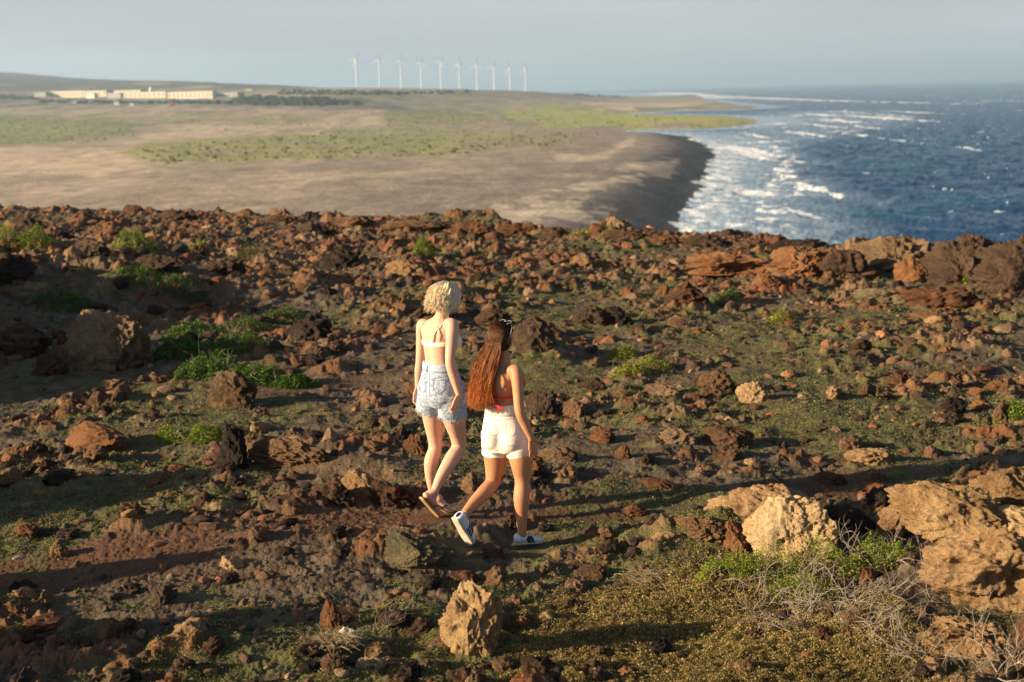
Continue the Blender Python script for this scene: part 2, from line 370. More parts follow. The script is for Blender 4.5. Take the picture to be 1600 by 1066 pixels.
        e = ((x - q[0]) / ws) ** 2 + ((y - q[1]) / ls) ** 2
        foam = np.maximum(foam, sst(1.3, 0.3, e + nb * 0.9 + n1 * 0.7) * 1.0)
    fl = sst(.80, 1.0, fbm2(a / 5, b / 9, 3, 201, .6) + .25 * n1 + .15 * n3) * sst(3200, 600, y) * sst(30, 80, d); foam = np.maximum(foam, fl * .8)
    shal = np.clip(sst(60, 8, d + n1 * 14) * sst(180, 300, y) + zone * 0.55, 0, 1)
    teal = sst(0.05, 0.5, fbm2(x / 130, y / 180, 3, 99) + 0.1) * sst(2600, 900, y) * sst(0.42, 0.24, x / y)
    m = NM('sea_water'); p = m.pos(); f = m.attr('foam'); sh = m.attr('shallow'); te = m.attr('teal')
    c = m.mix(m.math('MULTIPLY', te, 0.45), (0.007, 0.036, 0.100), (0.010, 0.095, 0.13))
    c = m.mix(m.math('MULTIPLY', sh, 0.85), c, (0.33, 0.43, 0.53))
    fn = m.noise(m.mapv(p, (0.5, 0.28, 0.5)), 1.0, 7, 0.7)
    fm = m.ramp(m.math('ADD', f, m.math('MULTIPLY', m.math('SUBTRACT', fn, 0.5), 0.9)), [(0.28, 0.0), (0.95, 1.0)])
    fm = m.math('MULTIPLY', fm, m.ramp(f, [(0.02, 0.0), (0.2, 1.0)]))
    c = m.mix(fm, c, (0.8, 0.82, 0.84))
    bmp = m.bump(m.noise(m.mapv(p, (0.16, 0.07, 0.1)), 1.0, 7, 0.65), 1.6, 0.9)
    bmp = m.bump(m.noise(m.mapv(p, (0.9, 0.4, 0.5)), 1.0, 5, 0.6), 0.35, 0.8, bmp)
    m.fin(c, m.mix(fm, (0.22,) * 3, (0.8,) * 3), bmp); m.b.inputs['IOR'].default_value = 1.33; m.b.inputs['Specular IOR Level'].default_value = 0.25
    me = mesh_np('sea', np.stack([x, y, z], 1), grid_faces(len(DD), len(ss)), {'foam': np.clip(foam, 0, 1), 'shallow': shal, 'teal': teal}, True, [m.m])
    tag(link('sea', me), kind='structure')
build_sea()
# ------------------------------------------------------------------ the rocky plateau in the foreground
_rim = np.array([on_plane(a, b, 0)[:2] for a, b in [(-200, 326), (0, 325), (200, 328), (400, 336), (520, 343), (620, 343), (700, 346), (800, 357), (880, 362), (960, 363), (1060, 372), (1180, 376), (1250, 386), (1320, 398), (1400, 396), (1600, 394), (1800, 392)]])
def rim_y(x): return np.interp(x, _rim[:, 0], _rim[:, 1])
# low mounds and hollows of the ground: photo pixel of the foot, half sizes (m) across and deep, height (m)
MOUNDS = []
def mound(px, py, wx, wy, h):
    q = on_plane(px, py, 0); MOUNDS.append((q[0], q[1], wx, wy, h))
for a in [(90, 470, 2.2, 1.6, 0.50), (-60, 440, 2.6, 2.2, 0.75), (30, 405, 2.2, 1.2, 0.45), (760, 352, 1.5, 0.9, 0.30), (330, 470, 1.8, 1.0, 0.22), (560, 745, 0.55, 0.25, 0.13), (690, 835, 0.25, 0.15, 0.05),
          (850, 560, 0.5, 0.6, 0.22), (1230, 405, 1.6, 0.8, 0.15), (1520, 420, 2.4, 1.2, 0.2), (1640, 440, 1.5, 2.0, 0.2), (1350, 400, 0.6, 0.5, 0.1), (1000, 390, 2.5, 0.8, 0.12),
          (1190, 840, 0.7, 0.22, 0.14), (1080, 850, 0.5, 0.3, 0.10), (1500, 900, 0.6, 0.4, 0.22), (1620, 860, 0.5, 0.9, 0.32), (640, 880, 0.5, 0.2, 0.04), (430, 700, 0.5, 0.25, 0.08), (300, 760, 0.9, 0.3, 0.05),
          (950, 800, 0.6, 0.25, -0.05), (760, 800, 0.5, 0.2, -0.02), (1380, 990, 0.5, 0.3, 0.1), (560, 560, 1.2, 0.8, 0.12), (1430, 560, 2.0, 0.8, 0.10), (660, 440, 3.0, 1.5, 0.12)]:
    mound(*a)
# unseen mounds added beyond the left edge to shade the left of the plateau
MOUNDS += [(-9.6, 15.2, 1.7, 2.4, 1.85), (-9.9, 19.5, 1.5, 2.0, 1.75), (-5.9, 6.9, 1.2, 0.5, 1.3), (-5.9, 8.3, 0.9, 0.35, 1.1), (-6.2, 10.3, 1.1, 0.7, 0.95), (-12.6, 24.0, 1.6, 1.6, 1.2)]
def masks(x, y):
    """rubble = share of stones, path = bare trodden soil, veg = low green growth"""
    s = x / np.maximum(y, 1); rim = rim_y(x)
    far = sst(11, 25, y)
    n1 = fbm2(x * 0.55, y * 0.55, 4, 101); n2 = fbm2(x * 1.6, y * 1.6, 4, 103)
    rub = np.clip(0.38 + 0.45 * far + 0.7 * n1 + 0.25 * n2, 0.05, 1)
    rub = np.maximum(rub, sst(4.0, 1.0, rim - y) * 0.9)
    def bl(px, py, wx, wy):
        q = on_plane(px, py, 0); return np.exp(-(((x - q[0]) / wx) ** 2 + ((y - q[1]) / wy) ** 2) ** 1.0)
    path = np.clip(bl(60, 880, 1.0, 0.30) + bl(260, 850, 0.7, 0.28) + bl(480, 825, 0.55, 0.25) + bl(640, 815, 0.5, 0.25) + bl(860, 800, 0.7, 0.3) + bl(1000, 790, 0.4, 0.25) * .6 + bl(0, 900, 1.2, 0.3) + bl(430, 600, .9, .9) * .7 + bl(1330, 755, .5, .4) * .8
                   + bl(930, 560, .5, .6) * .5, 0, 1)
    och = np.clip(bl(1080, 838, .5, .24) + bl(960, 868, .5, .2) * .8 + bl(1130, 800, .3, .25), 0, 1); rub = np.maximum(rub, .8 * och)
    flat = np.clip(bl(1000, 520, 1.6, 1.5) + bl(900, 470, 1.0, 1.5) + bl(1080, 620, 1.0, .8) + bl(600, 650, 0.8, .6) + bl(1250, 520, 1.6, 1.2) * .7 + bl(1500, 500, 1.4, 1) * .5 + bl(960, 1000, 1.6, .6) * 1.3 + bl(1200, 1020, .9, .5) + bl(1000, 900, .8, .3) * .7, 0, 1)
    for (mx, my, wx, wy, h) in MOUNDS:
        if h > .19: rub = np.maximum(rub, 0.85 * np.exp(-((x - mx) / wx) ** 2 - ((y - my) / wy) ** 2))
    rub = rub * (1 - 0.75 * path) * (1 - 0.4 * flat)
    v1 = fbm2(x * 0.42 + 7, y * 0.42, 4, 111); v2 = fbm2(x * 3.1, y * 3.1, 4, 113)
    veg = sst(-0.28, 0.32, v1 + 0.5 * v2 + 0.3 * flat + 0.12 * (s > 0.02) - 0.55 * path - 0.25 * far * (s < -.05))
    return rub, path, veg, flat
TREAD = [(*P(704, 803, 10.20), .16), (*P(684, 807, 10.10), .13), (*P(825, 851, 9.55), .19), (*P(733, 855, 9.42), .13)]
def th(x, y, full=False):
    """height of the plateau ground"""
    sh = np.shape(x); x = np.asarray(x, float).ravel(); y = np.asarray(y, float).ravel()
    rub, path, veg, flat = masks(x, y)
    z = 0.10 * fbm2(x * 0.22, y * 0.22, 3, 121) + 0.035 * fbm2(x * 0.9, y * 0.9, 4, 123) * (1 - 0.5 * path)
    for (mx, my, wx, wy, h) in MOUNDS:
        z = z + h * np.exp(-((x - mx) / wx) ** 2 - ((y - my) / wy) ** 2) * (1 + 0.35 * noise2(x * 1.7, y * 1.7, 127))
    z = z + 0.035 * fbm2(x * 1.4, y * 2.3, 4, 125, 0.55) * (1 - .7 * path)
    # warp so that stones have ragged outlines
    wx = x + 0.05 * fbm2(x * 5, y * 5, 3, 131); wy = y + 0.05 * fbm2(x * 5, y * 5, 3, 132)
    d1, i1 = domes(wx, wy, 0.95, 1, 0.55); d2, i2 = domes(wx, wy, 0.42, 2, 0.35); d3, i3 = domes(wx, wy, 0.19, 3, 0.3)
    far = sst(14, 30, y)
    k1 = sst(0.45, 0.9, rub); k2 = sst(0.25, 0.7, rub); k3 = sst(0.08, 0.6, rub)
    rg = fbm2(x * 6, y * 6, 4, 141, 0.6); rr = 0.5 - np.abs(fbm2(x * 2.6, y * 2.6, 5, 145, 0.6))
    st = 0.42 * d1 * k1 * (0.4 + .6 * far) + 0.42 * 0.42 * d2 * k2 + 0.19 * 0.5 * d3 * k3
    st = st * (1 + 0.25 * rg)
    near = sst(13, 8, y)
    if near.max() > 0:
        d4, i4 = domes(wx, wy, 0.075, 4, 0.35); st = st + 0.075 * 0.5 * d4 * k3 * sst(16, 10, y)
    z = z + st + 0.030 * rg * (0.25 + 0.75 * rub) * (1 - 0.8 * path) * sst(-0.02, 0.06, st + 0.03) + 0.055 * rr * sst(0.35, 0.8, rub) * (0.35 + 0.65 * far)
    z = z + 0.008 * fbm2(x * 22, y * 22, 3, 149, 0.6) * sst(20, 8, y)
    for (fx, fy, fz, fr) in TREAD:      # trodden ground where the women set their feet
        w_ = sst(fr * 1.9, fr * 0.7, np.hypot(x - fx, (y - fy) * 0.9)); z = z * (1 - w_) + (fz + 0.10 * (z - 0.0) * 0) * w_; st = st * (1 - w_)
    rim = rim_y(x); o = np.maximum(y - rim, 0)
    z = z - 0.75 * o - 0.012 * np.maximum(np.minimum(o, 40), 0) ** 2
    z = np.maximum(z, -34)
    z = np.where(x > 34, z - (x - 34) * 0.9, z); z = np.maximum(z, -34)
    if full:
        cid = np.where(d1 * .6 * k1 > 0.02, i1, np.where(d2 * .23 * k2 > 0.012, i2, np.where(d3 * k3 > 0.08, i3, 0.5)))
        return z, st, cid, rub, path, veg, flat
    return z.reshape(sh)
def gp(px, py, zoff=0.0, base_only=False):
    """where the sight line of a photo pixel meets the plateau"""
    d = ray(px, py); t0 = on_plane(px, py, 0.35)[1] if True else 0
    ys = np.linspace(max(t0 * 0.85, 4), min(on_plane(px, py, -0.5)[1] * 1.1 if py > 330 else 60, 70), 500); ts = ys / d[1]
    p = CAM[None] + d[None] * ts[:, None]; z = th(p[:, 0], p[:, 1]); k = np.nonzero(p[:, 2] < z)[0]
    k = k[0] if len(k) else -1
    return np.array((p[k][0], p[k][1], z[k]))

def ground_material():
    m = NM('plateau_ground'); p = m.pos()
    och = m.attr('och'); st = m.attr('stone'); cid = m.attr('cid'); path = m.attr('path'); veg = m.attr('veg'); rub = m.attr('rub')
    n1 = m.noise(p, 0.9, 5, 0.6); n2 = m.noise(p, 5.0, 6, 0.65); n3 = m.noise(p, 28.0, 6, 0.7); n4 = m.noise(p, 110.0, 3, 0.6)
    soil = m.mix(m.ramp(n1, [(0.40, 0.0), (0.60, 1.0)]), (0.062, 0.046, 0.032), (0.115, 0.074, 0.044))
    soil = m.mix(m.ramp(n2, [(0.45, 0.0), (0.68, 0.8)]), soil, (0.175, 0.145, 0.10))
    soil = m.mix(m.math('MULTIPLY', path, 0.8), soil, m.mix(n2, (0.085, 0.036, 0.018), (0.165, 0.078, 0.040)))
    # stones: rust, brown and grey, each stone its own tone
    rock = m.ramp(m.math('ADD', m.math('MULTIPLY', cid, 0.75), m.math('MULTIPLY', n2, 0.35)), [(0.12, (0.035, 0.024, 0.019)), (0.34, (0.10, 0.054, 0.030)), (0.52, (0.21, 0.092, 0.040)), (0.68, (0.14, 0.082, 0.048)), (0.85, (0.25, 0.16, 0.09)), (1.0, (0.09, 0.07, 0.055))])
    rock = m.mix(m.ramp(n1, [(0.45, 0.0), (0.62, 0.5)]), rock, (0.22, 0.075, 0.03))
    rock = m.mix(m.ramp(n3, [(0.55, 0.0), (0.75, 0.75)]), rock, (0.055, 0.034, 0.024))
    c = m.mix(m.ramp(st, [(0.012, 0.0), (0.035, 1.0)]), soil, rock)
    c = m.mix(m.math('MULTIPLY', och, m.ramp(n2, [(0.4, 0.35), (0.55, 0.95)])), c, m.mix(n3, (0.15, 0.075, 0.035), (0.38, 0.24, 0.125)))
    gr = m.mix(m.ramp(n2, [(0.35, 0.0), (0.65, 1.0)]), (0.050, 0.062, 0.026), (0.135, 0.130, 0.042))
    gr = m.mix(m.ramp(n3, [(0.45, 0.0), (0.7, 0.9)]), gr, (0.13, 0.105, 0.05))
    vm = m.math('MULTIPLY', m.math('MULTIPLY', veg, m.ramp(m.math('ADD', m.math('MULTIPLY', n2, 0.6), m.math('MULTIPLY', n3, 0.4)), [(0.42, 0.0), (0.52, 1.0)])), m.ramp(st, [(0.02, 1.0), (0.06, 0.12)]))
    c = m.mix(vm, c, gr)
    c = m.mix(1.0, c, m.ramp(n4, [(0.3, 0.7), (0.5, 1.0), (0.75, 1.3)]), 'MULTIPLY')
    nr = m.bump(n2, 0.05, 0.8); nr = m.bump(n3, 0.022, 1.0, nr); nr = m.bump(n4, 0.006, 1.0, nr)
    return m.fin(c, 0.92, nr)
def och_mask(x, y):
    o = 0
    for px, py, wx, wy, k in ((1080, 838, .5, .24, 1), (960, 868, .5, .2, .8), (1130, 800, .3, .25, 1), (590, 760, .35, .2, .5)):
        q = on_plane(px, py, 0); o = o + k * np.exp(-((x - q[0]) / wx) ** 2 - ((y - q[1]) / wy) ** 2)
    return np.clip(o * (1 + .8 * fbm2(x * 5, y * 5, 3, 601)), 0, 1)
def build_ground():
    a = np.concatenate([np.linspace(-3.5, -0.46, 110)[:-1], np.linspace(-0.46, -0.385, 40)[:-1], np.linspace(-0.385, 0.385, 1120), np.linspace(0.385, 0.6, 60)[1:], np.linspace(0.6, 3.5, 60)[1:]])
    yy = np.concatenate([np.linspace(-12, 5.6, 70)[:-1], np.geomspace(5.6, 46, 1120)[:-1], np.geomspace(46, 110, 50)])
    S, Y = np.meshgrid(a, yy); w = np.where(Y > 4, Y + 0.6, 4.6 + (Y - 4) * 0.0); X = S * w
    z, st, cid, rub, path, veg, flat = th(X, Y, True)
    me = mesh_np('ground', np.stack([X.ravel(), Y.ravel(), z], 1), grid_faces(len(yy), len(a)), {'stone': st, 'cid': cid, 'path': path, 'veg': veg, 'rub': rub, 'och': och_mask(X.ravel(), Y.ravel())}, True, [ground_material()])
    tag(link('ground', me), kind='structure')
build_ground()
# ------------------------------------------------------------------ rocks
_ico = {}
def ico(sub):
    if sub not in _ico:
        bm = bmesh.new(); bmesh.ops.create_icosphere(bm, subdivisions=sub, radius=1.0)
        _ico[sub] = (np.array([v.co[:] for v in bm.verts]), np.array([[v.index for v in f.verts] for f in bm.faces])); bm.free()
    return _ico[sub]
def rock_np(seed, sub=4, facets=9, rag=0.16, pits=0.06, bulk=0.28, flatb=0.55):
    rs = np.random.RandomState(seed); v, f = ico(sub); p = v.copy()
    p = p * (1 + bulk * fbm3(v * 0.9 + seed * 3.1, 3, seed)[:, None])
    for _ in range(facets):
        n = rs.normal(size=3); n /= np.linalg.norm(n); h = rs.uniform(0.55, 0.9); d = p @ n - h
        p = p - np.where(d > 0, d * 0.88, 0)[:, None] * n
    q = p * 2.2 + seed
    rg = fbm3(q, 5, seed + 5, 0.58, ridged=True)
    nrm = p / np.linalg.norm(p, axis=1)[:, None]
    p = p + nrm * (rag * (rg - 0.1))[:, None]
    if pits:
        c = fbm3(p * 5.5 + 9, 3, seed + 9, 0.6); p = p - nrm * (pits * np.clip(c - 0.12, 0, 1) * 2.2)[:, None]
        p = p + nrm * (0.035 * fbm3(p * 11, 3, seed + 12, 0.6))[:, None]
    p[:, 2] = np.where(p[:, 2] < -flatb, -flatb + (p[:, 2] + flatb) * 0.15, p[:, 2])
    lo = p.min(0); hi = p.max(0)
    p = (p - (lo + hi) / 2) / (hi - lo)          # unit box centred
    return p, f
def rock_material(name, stops, blotch, crack, bsc=1.0, bst=1.0, lich=None):
    m = NM(name); o = m.coord('Object'); p = m.pos(); rnd = m.rand()
    n0 = m.noise(p, 3.2 * bsc, 5, 0.62); n1 = m.noise(p, 9.0 * bsc, 6, 0.68, 0.6); n2 = m.noise(p, 42.0 * bsc, 6, 0.72); n3 = m.noise(p, 150 * bsc, 3, 0.6)
    t = m.math('ADD', m.math('MULTIPLY', n0, 0.55), m.math('MULTIPLY', n1, 0.45)); t = m.math('ADD', t, m.math('MULTIPLY', m.math('SUBTRACT', rnd, 0.5), 0.22))
    c = m.ramp(t, stops)
    c = m.mix(m.ramp(n1, [(0.56, 0.0), (0.68, 0.75)]), c, blotch)
    c = m.mix(m.ramp(n2, [(0.56, 0.0), (0.72, 0.8)]), c, crack)
    if lich: c = m.mix(m.ramp(m.noise(p, 6.0, 6, 0.7), [(0.58, 0.0), (0.66, 0.7)]), c, lich)
    c = m.mix(1.0, c, m.ramp(rnd, [(0.0, 0.72), (1.0, 1.08)]), 'MULTIPLY')
    c = m.mix(1.0, c, m.ramp(n3, [(0.3, 0.72), (0.7, 1.28)]), 'MULTIPLY')
    pv = m.voro(m.mapv(p, (1, 1, 1)), 34 * bsc, 'SMOOTH_F1')
    nr = m.bump(n1, 0.06 * bst, 0.9); nr = m.bump(m.ramp(pv, [(0.05, 0.0), (0.4, 1.0)]), 0.010 * bst, 0.7, nr); nr = m.bump(n2, 0.022 * bst, 1.0, nr); nr = m.bump(n3, 0.006 * bst, 1.0, nr)
    return m.fin(c, 0.93, nr)
RM = {
    'tan': rock_material('tan_limestone', [(0.30, (0.20, 0.11, 0.05)), (0.45, (0.38, 0.235, 0.11)), (0.58, (0.50, 0.33, 0.17)), (0.7, (0.55, 0.40, 0.24))], (0.36, 0.17, 0.06), (0.16, 0.10, 0.055)),
    'ochre': rock_material('ochre_rock', [(0.30, (0.11, 0.06, 0.032)), (0.45, (0.27, 0.155, 0.075)), (0.58, (0.38, 0.24, 0.12)), (0.7, (0.40, 0.29, 0.18))], (0.26, 0.11, 0.045), (0.08, 0.045, 0.025)),
    'rust': rock_material('rust_lava', [(0.30, (0.040, 0.024, 0.016)), (0.45, (0.13, 0.060, 0.030)), (0.58, (0.24, 0.105, 0.045)), (0.7, (0.22, 0.13, 0.075))], (0.24, 0.075, 0.03), (0.045, 0.025, 0.018)),
    'brown': rock_material('brown_lava', [(0.30, (0.04, 0.026, 0.018)), (0.45, (0.11, 0.062, 0.035)), (0.58, (0.19, 0.105, 0.055)), (0.7, (0.21, 0.14, 0.085))], (0.16, 0.062, 0.03), (0.035, 0.023, 0.017)),
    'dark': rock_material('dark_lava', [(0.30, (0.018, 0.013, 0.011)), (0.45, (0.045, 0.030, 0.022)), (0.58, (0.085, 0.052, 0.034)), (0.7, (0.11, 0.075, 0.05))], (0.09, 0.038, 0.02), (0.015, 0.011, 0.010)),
    'grey': rock_material('grey_lichen_rock', [(0.30, (0.14, 0.11, 0.065)), (0.45, (0.27, 0.21, 0.12)), (0.58, (0.37, 0.30, 0.17)), (0.7, (0.36, 0.33, 0.24))], (0.25, 0.15, 0.05), (0.06, 0.05, 0.035), lich=(0.16, 0.17, 0.10)),
    'white': rock_material('pale_limestone', [(0.30, (0.36, 0.29, 0.2)), (0.45, (0.52, 0.45, 0.34)), (0.6, (0.66, 0.6, 0.48))], (0.45, 0.34, 0.2), (0.25, 0.2, 0.14)),
}
RM['mottled'] = rock_material('mottled_brown_rock', [(0.30, (0.06, 0.035, 0.02)), (0.45, (0.16, 0.095, 0.052)), (0.58, (0.27, 0.17, 0.10)), (0.7, (0.34, 0.25, 0.16))], (0.12, 0.055, 0.03), (0.05, 0.032, 0.022), 1.0, 1.6)
HEROES = []          # (px centre, py foot, half width) kept clear when scattering
def hero(x0, y0, x1, y1, kind, label, seed, name='boulder', cat='boulder', sub=5, deep=0.8, sink=0.18, rz=0.0, tilt=(0, 0), group=None, warp=None, **kw):
    """a rock whose outline fills the photo box x0..x1, y0..y1, standing at its real distance"""
    xc = (x0 + x1) / 2; g = gp(xc, y1); Y = g[1]
    px = Y * 1.02 / F; w = (x1 - x0) * px; vis = (y1 - y0) * px
    dep = w * deep * 0.75
    h = max(vis / 0.97 - dep * 0.22, vis * 0.55); hh = h * (1 + sink)
    p, f = rock_np(seed, sub, **kw)
    if warp is not None: p = warp(p)
    p = p * np.array((w, dep, hh)); p[:, 2] += hh * (0.5 - sink); p[:, 1] -= 0.4 * p[:, 0]
    me = mesh_np(name, p, f, None, True, [RM[kind]])
    c = P(xc, y1, Y + dep * 0.30); zz = th(np.array([c[0]]), np.array([Y + dep * 0.35]))[0]
    o = link(name, me, loc=(c[0], Y + dep * 0.35, min(zz, g[2] + 0.03)), rot=(tilt[0], tilt[1], rz))
    tag(o, label, cat, group); HEROES.append((xc, y1, (x1 - x0) / 2, c[0], Y + dep * 0.35, max(w, dep) / 2)); return o
def wedge(kx=0.0, kz=0.0, lean=0.0, hollow=None):
    def fn(p):
        p = p.copy(); t = p[:, 0] + 0.5
        zt = p[:, 2] + 0.5
        p[:, 2] = zt * (1 + kz * (t - 0.5)) - 0.5
        p[:, 0] = p[:, 0] * (1 - kx * zt) + lean * zt
        if hollow:
            for (hx, hz, r, d) in hollow:
                e = np.exp(-((p[:, 0] - hx) / r) ** 2 - ((p[:, 2] - hz) / r) ** 2); p[:, 1] += e * d * (p[:, 1] < 0)
        return p
    return fn
def boxy(p): q = p * 2; return np.sign(q) * np.abs(q) ** 0.78 / 2 * (1 - .12 * (p[:, 2:3] + .5))
# ---- the large stones one can point at
hero(674, 888, 796, 1026, 'tan', 'tall pale tan boulder standing alone at the bottom centre, nearest the camera', 11, sub=6, deep=0.75, sink=0.10, facets=14, rag=0.16, warp=wedge(0.25, 0.0, 0.04, [(-0.15, -0.12, 0.07, 0.16), (-0.02, 0.15, 0.08, 0.10)]))
0 and hero(735, 935, 800, 1020, 'dark', 'blackish rock leaning on the right side of the tall tan boulder', 12, deep=0.9, rag=0.2)
hero(594, 822, 716, 892, 'grey', 'grey lichened boulder stepped down to the right, below the sandals', 13, sub=6, deep=0.65, sink=0.08, facets=9, rag=.13, warp=wedge(0.1, -0.25, 0.0))
hero(752, 845, 788, 871, 'brown', 'small round brown stone between the two sneakers', 14, 'stone', 'stone', deep=0.9, sink=0.1, facets=4)
hero(1100, 718, 1292, 822, 'ochre', 'long tan rock slab sloping down to the right behind the rounded boulder', 22, sub=6, deep=0.9, sink=0.15, facets=9, rag=0.13, warp=wedge(0.1, -0.3, -0.03))
hero(1160, 758, 1306, 880, 'tan', 'rounded tan boulder in front of the long sloping slab', 16, sub=6, deep=0.7, sink=0.15, facets=9, rag=0.14, pits=.07, warp=wedge(0.05, 0.1, 0.0, [(-0.05, -0.1, 0.09, 0.13), (0.2, 0.1, 0.07, 0.10)]))
hero(1352, 782, 1424, 842, 'ochre', 'tan wedge of rock left of the pale lumpy boulder', 17, deep=0.8, warp=wedge(0.1, 0.9))
hero(1392, 736, 1572, 846, 'tan', 'pale lumpy boulder with cream top, left one of the right hand group', 118, sub=6, deep=0.9, sink=0.12, rag=0.15, pits=0.07, facets=6)
hero(1520, 718, 1650, 800, 'tan', 'pale boulder cut by the right edge of the picture', 19, sub=6, deep=0.9, rag=0.14)
hero(1540, 775, 1660, 840, 'tan', 'low tan block on top of the big ochre outcrop at the right edge', 29, sub=5, deep=0.9, rag=0.2)
hero(1425, 800, 1665, 955, 'ochre', 'big ochre outcrop with dark hollows at the right edge', 20, sub=6, deep=0.85, sink=0.12, rag=0.18, pits=0.09, facets=8, warp=wedge(0.1, 0.25, 0.05, [(0.12, -0.1, 0.16, 0.3), (-0.25, 0.05, 0.08, 0.12)]))
hero(1435, 952, 1600, 1035, 'ochre', 'hollowed brown rock below the big ochre outcrop', 21, sub=6, deep=0.8, rag=0.26, warp=wedge(0.1, 0, 0, [(-0.1, 0.05, 0.2, 0.25)]))
hero(1570, 930, 1690, 1040, 'brown', 'dark brown rock in the lower right corner', 39, sub=5, deep=0.8, rag=0.22)
hero(1280, 778, 1372, 836, 'dark', 'dark flat rock lying between the rounded boulder and the wedge', 23, deep=0.8, warp=wedge(0.1, -0.5))
hero(84, 462, 250, 578, 'mottled', 'large squarish brown boulder beside the green bush on the left', 24, sub=6, deep=0.7, sink=0.1, facets=8, rag=0.24, bulk=0.2, pits=.1, warp=boxy)
hero(322, 568, 408, 634, 'mottled', 'brown boulder at the foot of the big green bush', 25, sub=5, deep=0.8, facets=11)
hero(94, 654, 206, 702, 'rust', 'long rounded rust brown boulder on the left, below the big squarish one', 26, sub=5, deep=0.6, sink=0.12, facets=5, rag=0.12, warp=wedge(0, -0.3))
hero(332, 655, 395, 730, 'dark', 'dark upright rock at the left end of the long ledge', 27, sub=5, deep=0.8, rag=0.2, warp=wedge(0.35, 0))
hero(375, 672, 522, 734, 'brown', 'long undercut rock ledge left of the blonde woman', 28, sub=6, deep=0.6, sink=0.05, rag=0.18, warp=wedge(0.0, -0.1, 0, [(0.05, -0.3, 0.3, 0.25)]))
hero(520, 716, 600, 765, 'ochre', 'light topped rusty rock on the mound left of the sandals', 30, deep=0.9, facets=8, warp=wedge(0.2, -0.4))
hero(560, 735, 655, 790, 'rust', 'rusty red lump of rock just left of the sandals', 31, deep=0.8, rag=0.22, pits=0.1, sink=0.3)
hero(480, 745, 560, 790, 'brown', 'brown rock at the left foot of the rusty mound', 32, deep=0.9, rag=0.22, sink=0.3)
hero(496, 930, 541, 982, 'rust', 'upright orange brown stone left of the tall tan boulder', 33, 'stone', 'stone', deep=0.7, facets=12, warp=wedge(0.35, 0))
hero(526, 976, 564, 1012, 'white', 'small whitish stone in dry grass at the bottom', 34, 'stone', 'stone', deep=0.8)
hero(498, 1018, 545, 1056, 'brown', 'brown stone below the small whitish stone', 35, 'stone', 'stone', deep=0.9)
hero(138, 955, 202, 998, 'brown', 'brown stone leaning right near the lower left corner', 36, 'stone', 'stone', deep=0.8, warp=wedge(0.2, 0.5))
hero(870, 932, 905, 955, 'dark', 'small dark stone on the golden ground cover', 37, 'stone', 'stone', deep=1.0, sink=0.1)
hero(900, 878, 950, 905, 'brown', 'low brown stone above the golden ground cover, right of the sneakers', 38, 'stone', 'stone', deep=0.9)
hero(1002, 745, 1058, 765, 'rust', 'flat rust stone on bare soil left of the long slab', 40, 'stone', 'stone', deep=0.7, sink=0.15, facets=6)
hero(970, 786, 1010, 808, 'rust', 'orange stone with rough top, right of the standing sneaker', 41, 'stone', 'stone', deep=0.9)
hero(1128, 812, 1170, 862, 'rust', 'ragged red rock wedged against the left of the rounded boulder', 42, deep=0.8, rag=0.26)
0 and hero(1020, 845, 1110, 884, 'ochre', 'low crumbling tan rock left of the rounded boulder', 43, deep=0.7, rag=0.26, pits=0.12, sink=0.35)
hero(1320, 695, 1395, 728, 'ochre', 'broad tan stone in the field above the right boulders', 44, deep=0.8, rag=0.2)
hero(1270, 735, 1322, 758, 'dark', 'dark rough stone just right of the sloping slab', 45, 'stone', 'stone', deep=0.8, rag=0.25)
hero(1350, 752, 1386, 770, 'rust', 'bright orange stone on soil left of the pale boulders', 46, 'stone', 'stone', deep=0.8)
hero(628, 672, 672, 712, 'rust', 'rusty rock directly behind the knees of the blonde woman', 47, deep=0.9, rag=0.22)
hero(716, 728, 762, 768, 'brown', 'brown rock between the legs of the two women', 48, deep=0.8, warp=wedge(0.4, 0.2))
hero(832, 690, 905, 725, 'mottled', 'brown rock under the dry twigs right of the dark haired woman', 49, deep=0.8, rag=0.2, sink=0.2)
hero(920, 660, 962, 692, 'rust', 'rounded rust rock right of the dark haired woman', 50, deep=0.9)
hero(958, 690, 990, 718, 'rust', 'pointed red stone between the women and the field', 51, 'stone', 'stone', deep=0.9, warp=wedge(0.5, 0))
hero(1030, 665, 1090, 695, 'mottled', 'tan stone pair lump in the middle of the right field', 52, deep=0.8, rag=0.22)
hero(1098, 655, 1180, 698, 'brown', 'broad dark brown rock above the long sloping slab', 53, deep=0.7, rag=0.22, sink=0.2)
hero(884, 466, 962, 508, 'dark', 'black jagged rock behind the dark haired woman, on green turf', 54, sub=6, deep=0.8, rag=0.26, pits=0.1)
hero(940, 472, 992, 508, 'dark', 'black jagged rock, right neighbour of the bigger black one', 55, deep=0.8, rag=0.26, pits=0.1)
hero(798, 486, 870, 545, 'dark', 'dark brown humped rock seen just right of the dark haired head', 56, sub=5, deep=0.9, rag=0.2)
hero(740, 476, 806, 512, 'brown', 'low brown rock seen just above the dark haired head', 57, deep=0.9, rag=0.14)
0 and hero(955, 822, 1050, 858, 'ochre', 'flat crumbly ochre rock right of the standing sneaker', 93, deep=0.7, rag=0.22, pits=0.1, sink=0.45)
hero(1045, 800, 1150, 846, 'ochre', 'crumbly ochre ledge running up to the long slab', 95, sub=6, deep=0.8, rag=0.34, pits=0.14, sink=0.4, facets=3, bulk=.5)
hero(820, 600, 872, 650, 'dark', 'dark shaded rock at the elbow of the dark haired woman', 58, deep=0.9, rag=0.2)
hero(875, 625, 920, 655, 'brown', 'rounded brown rock right of the shaded elbow rock', 59, deep=0.9)
hero(904, 585, 948, 610, 'brown', 'brown rock below the yellow green bush', 60, deep=0.9)
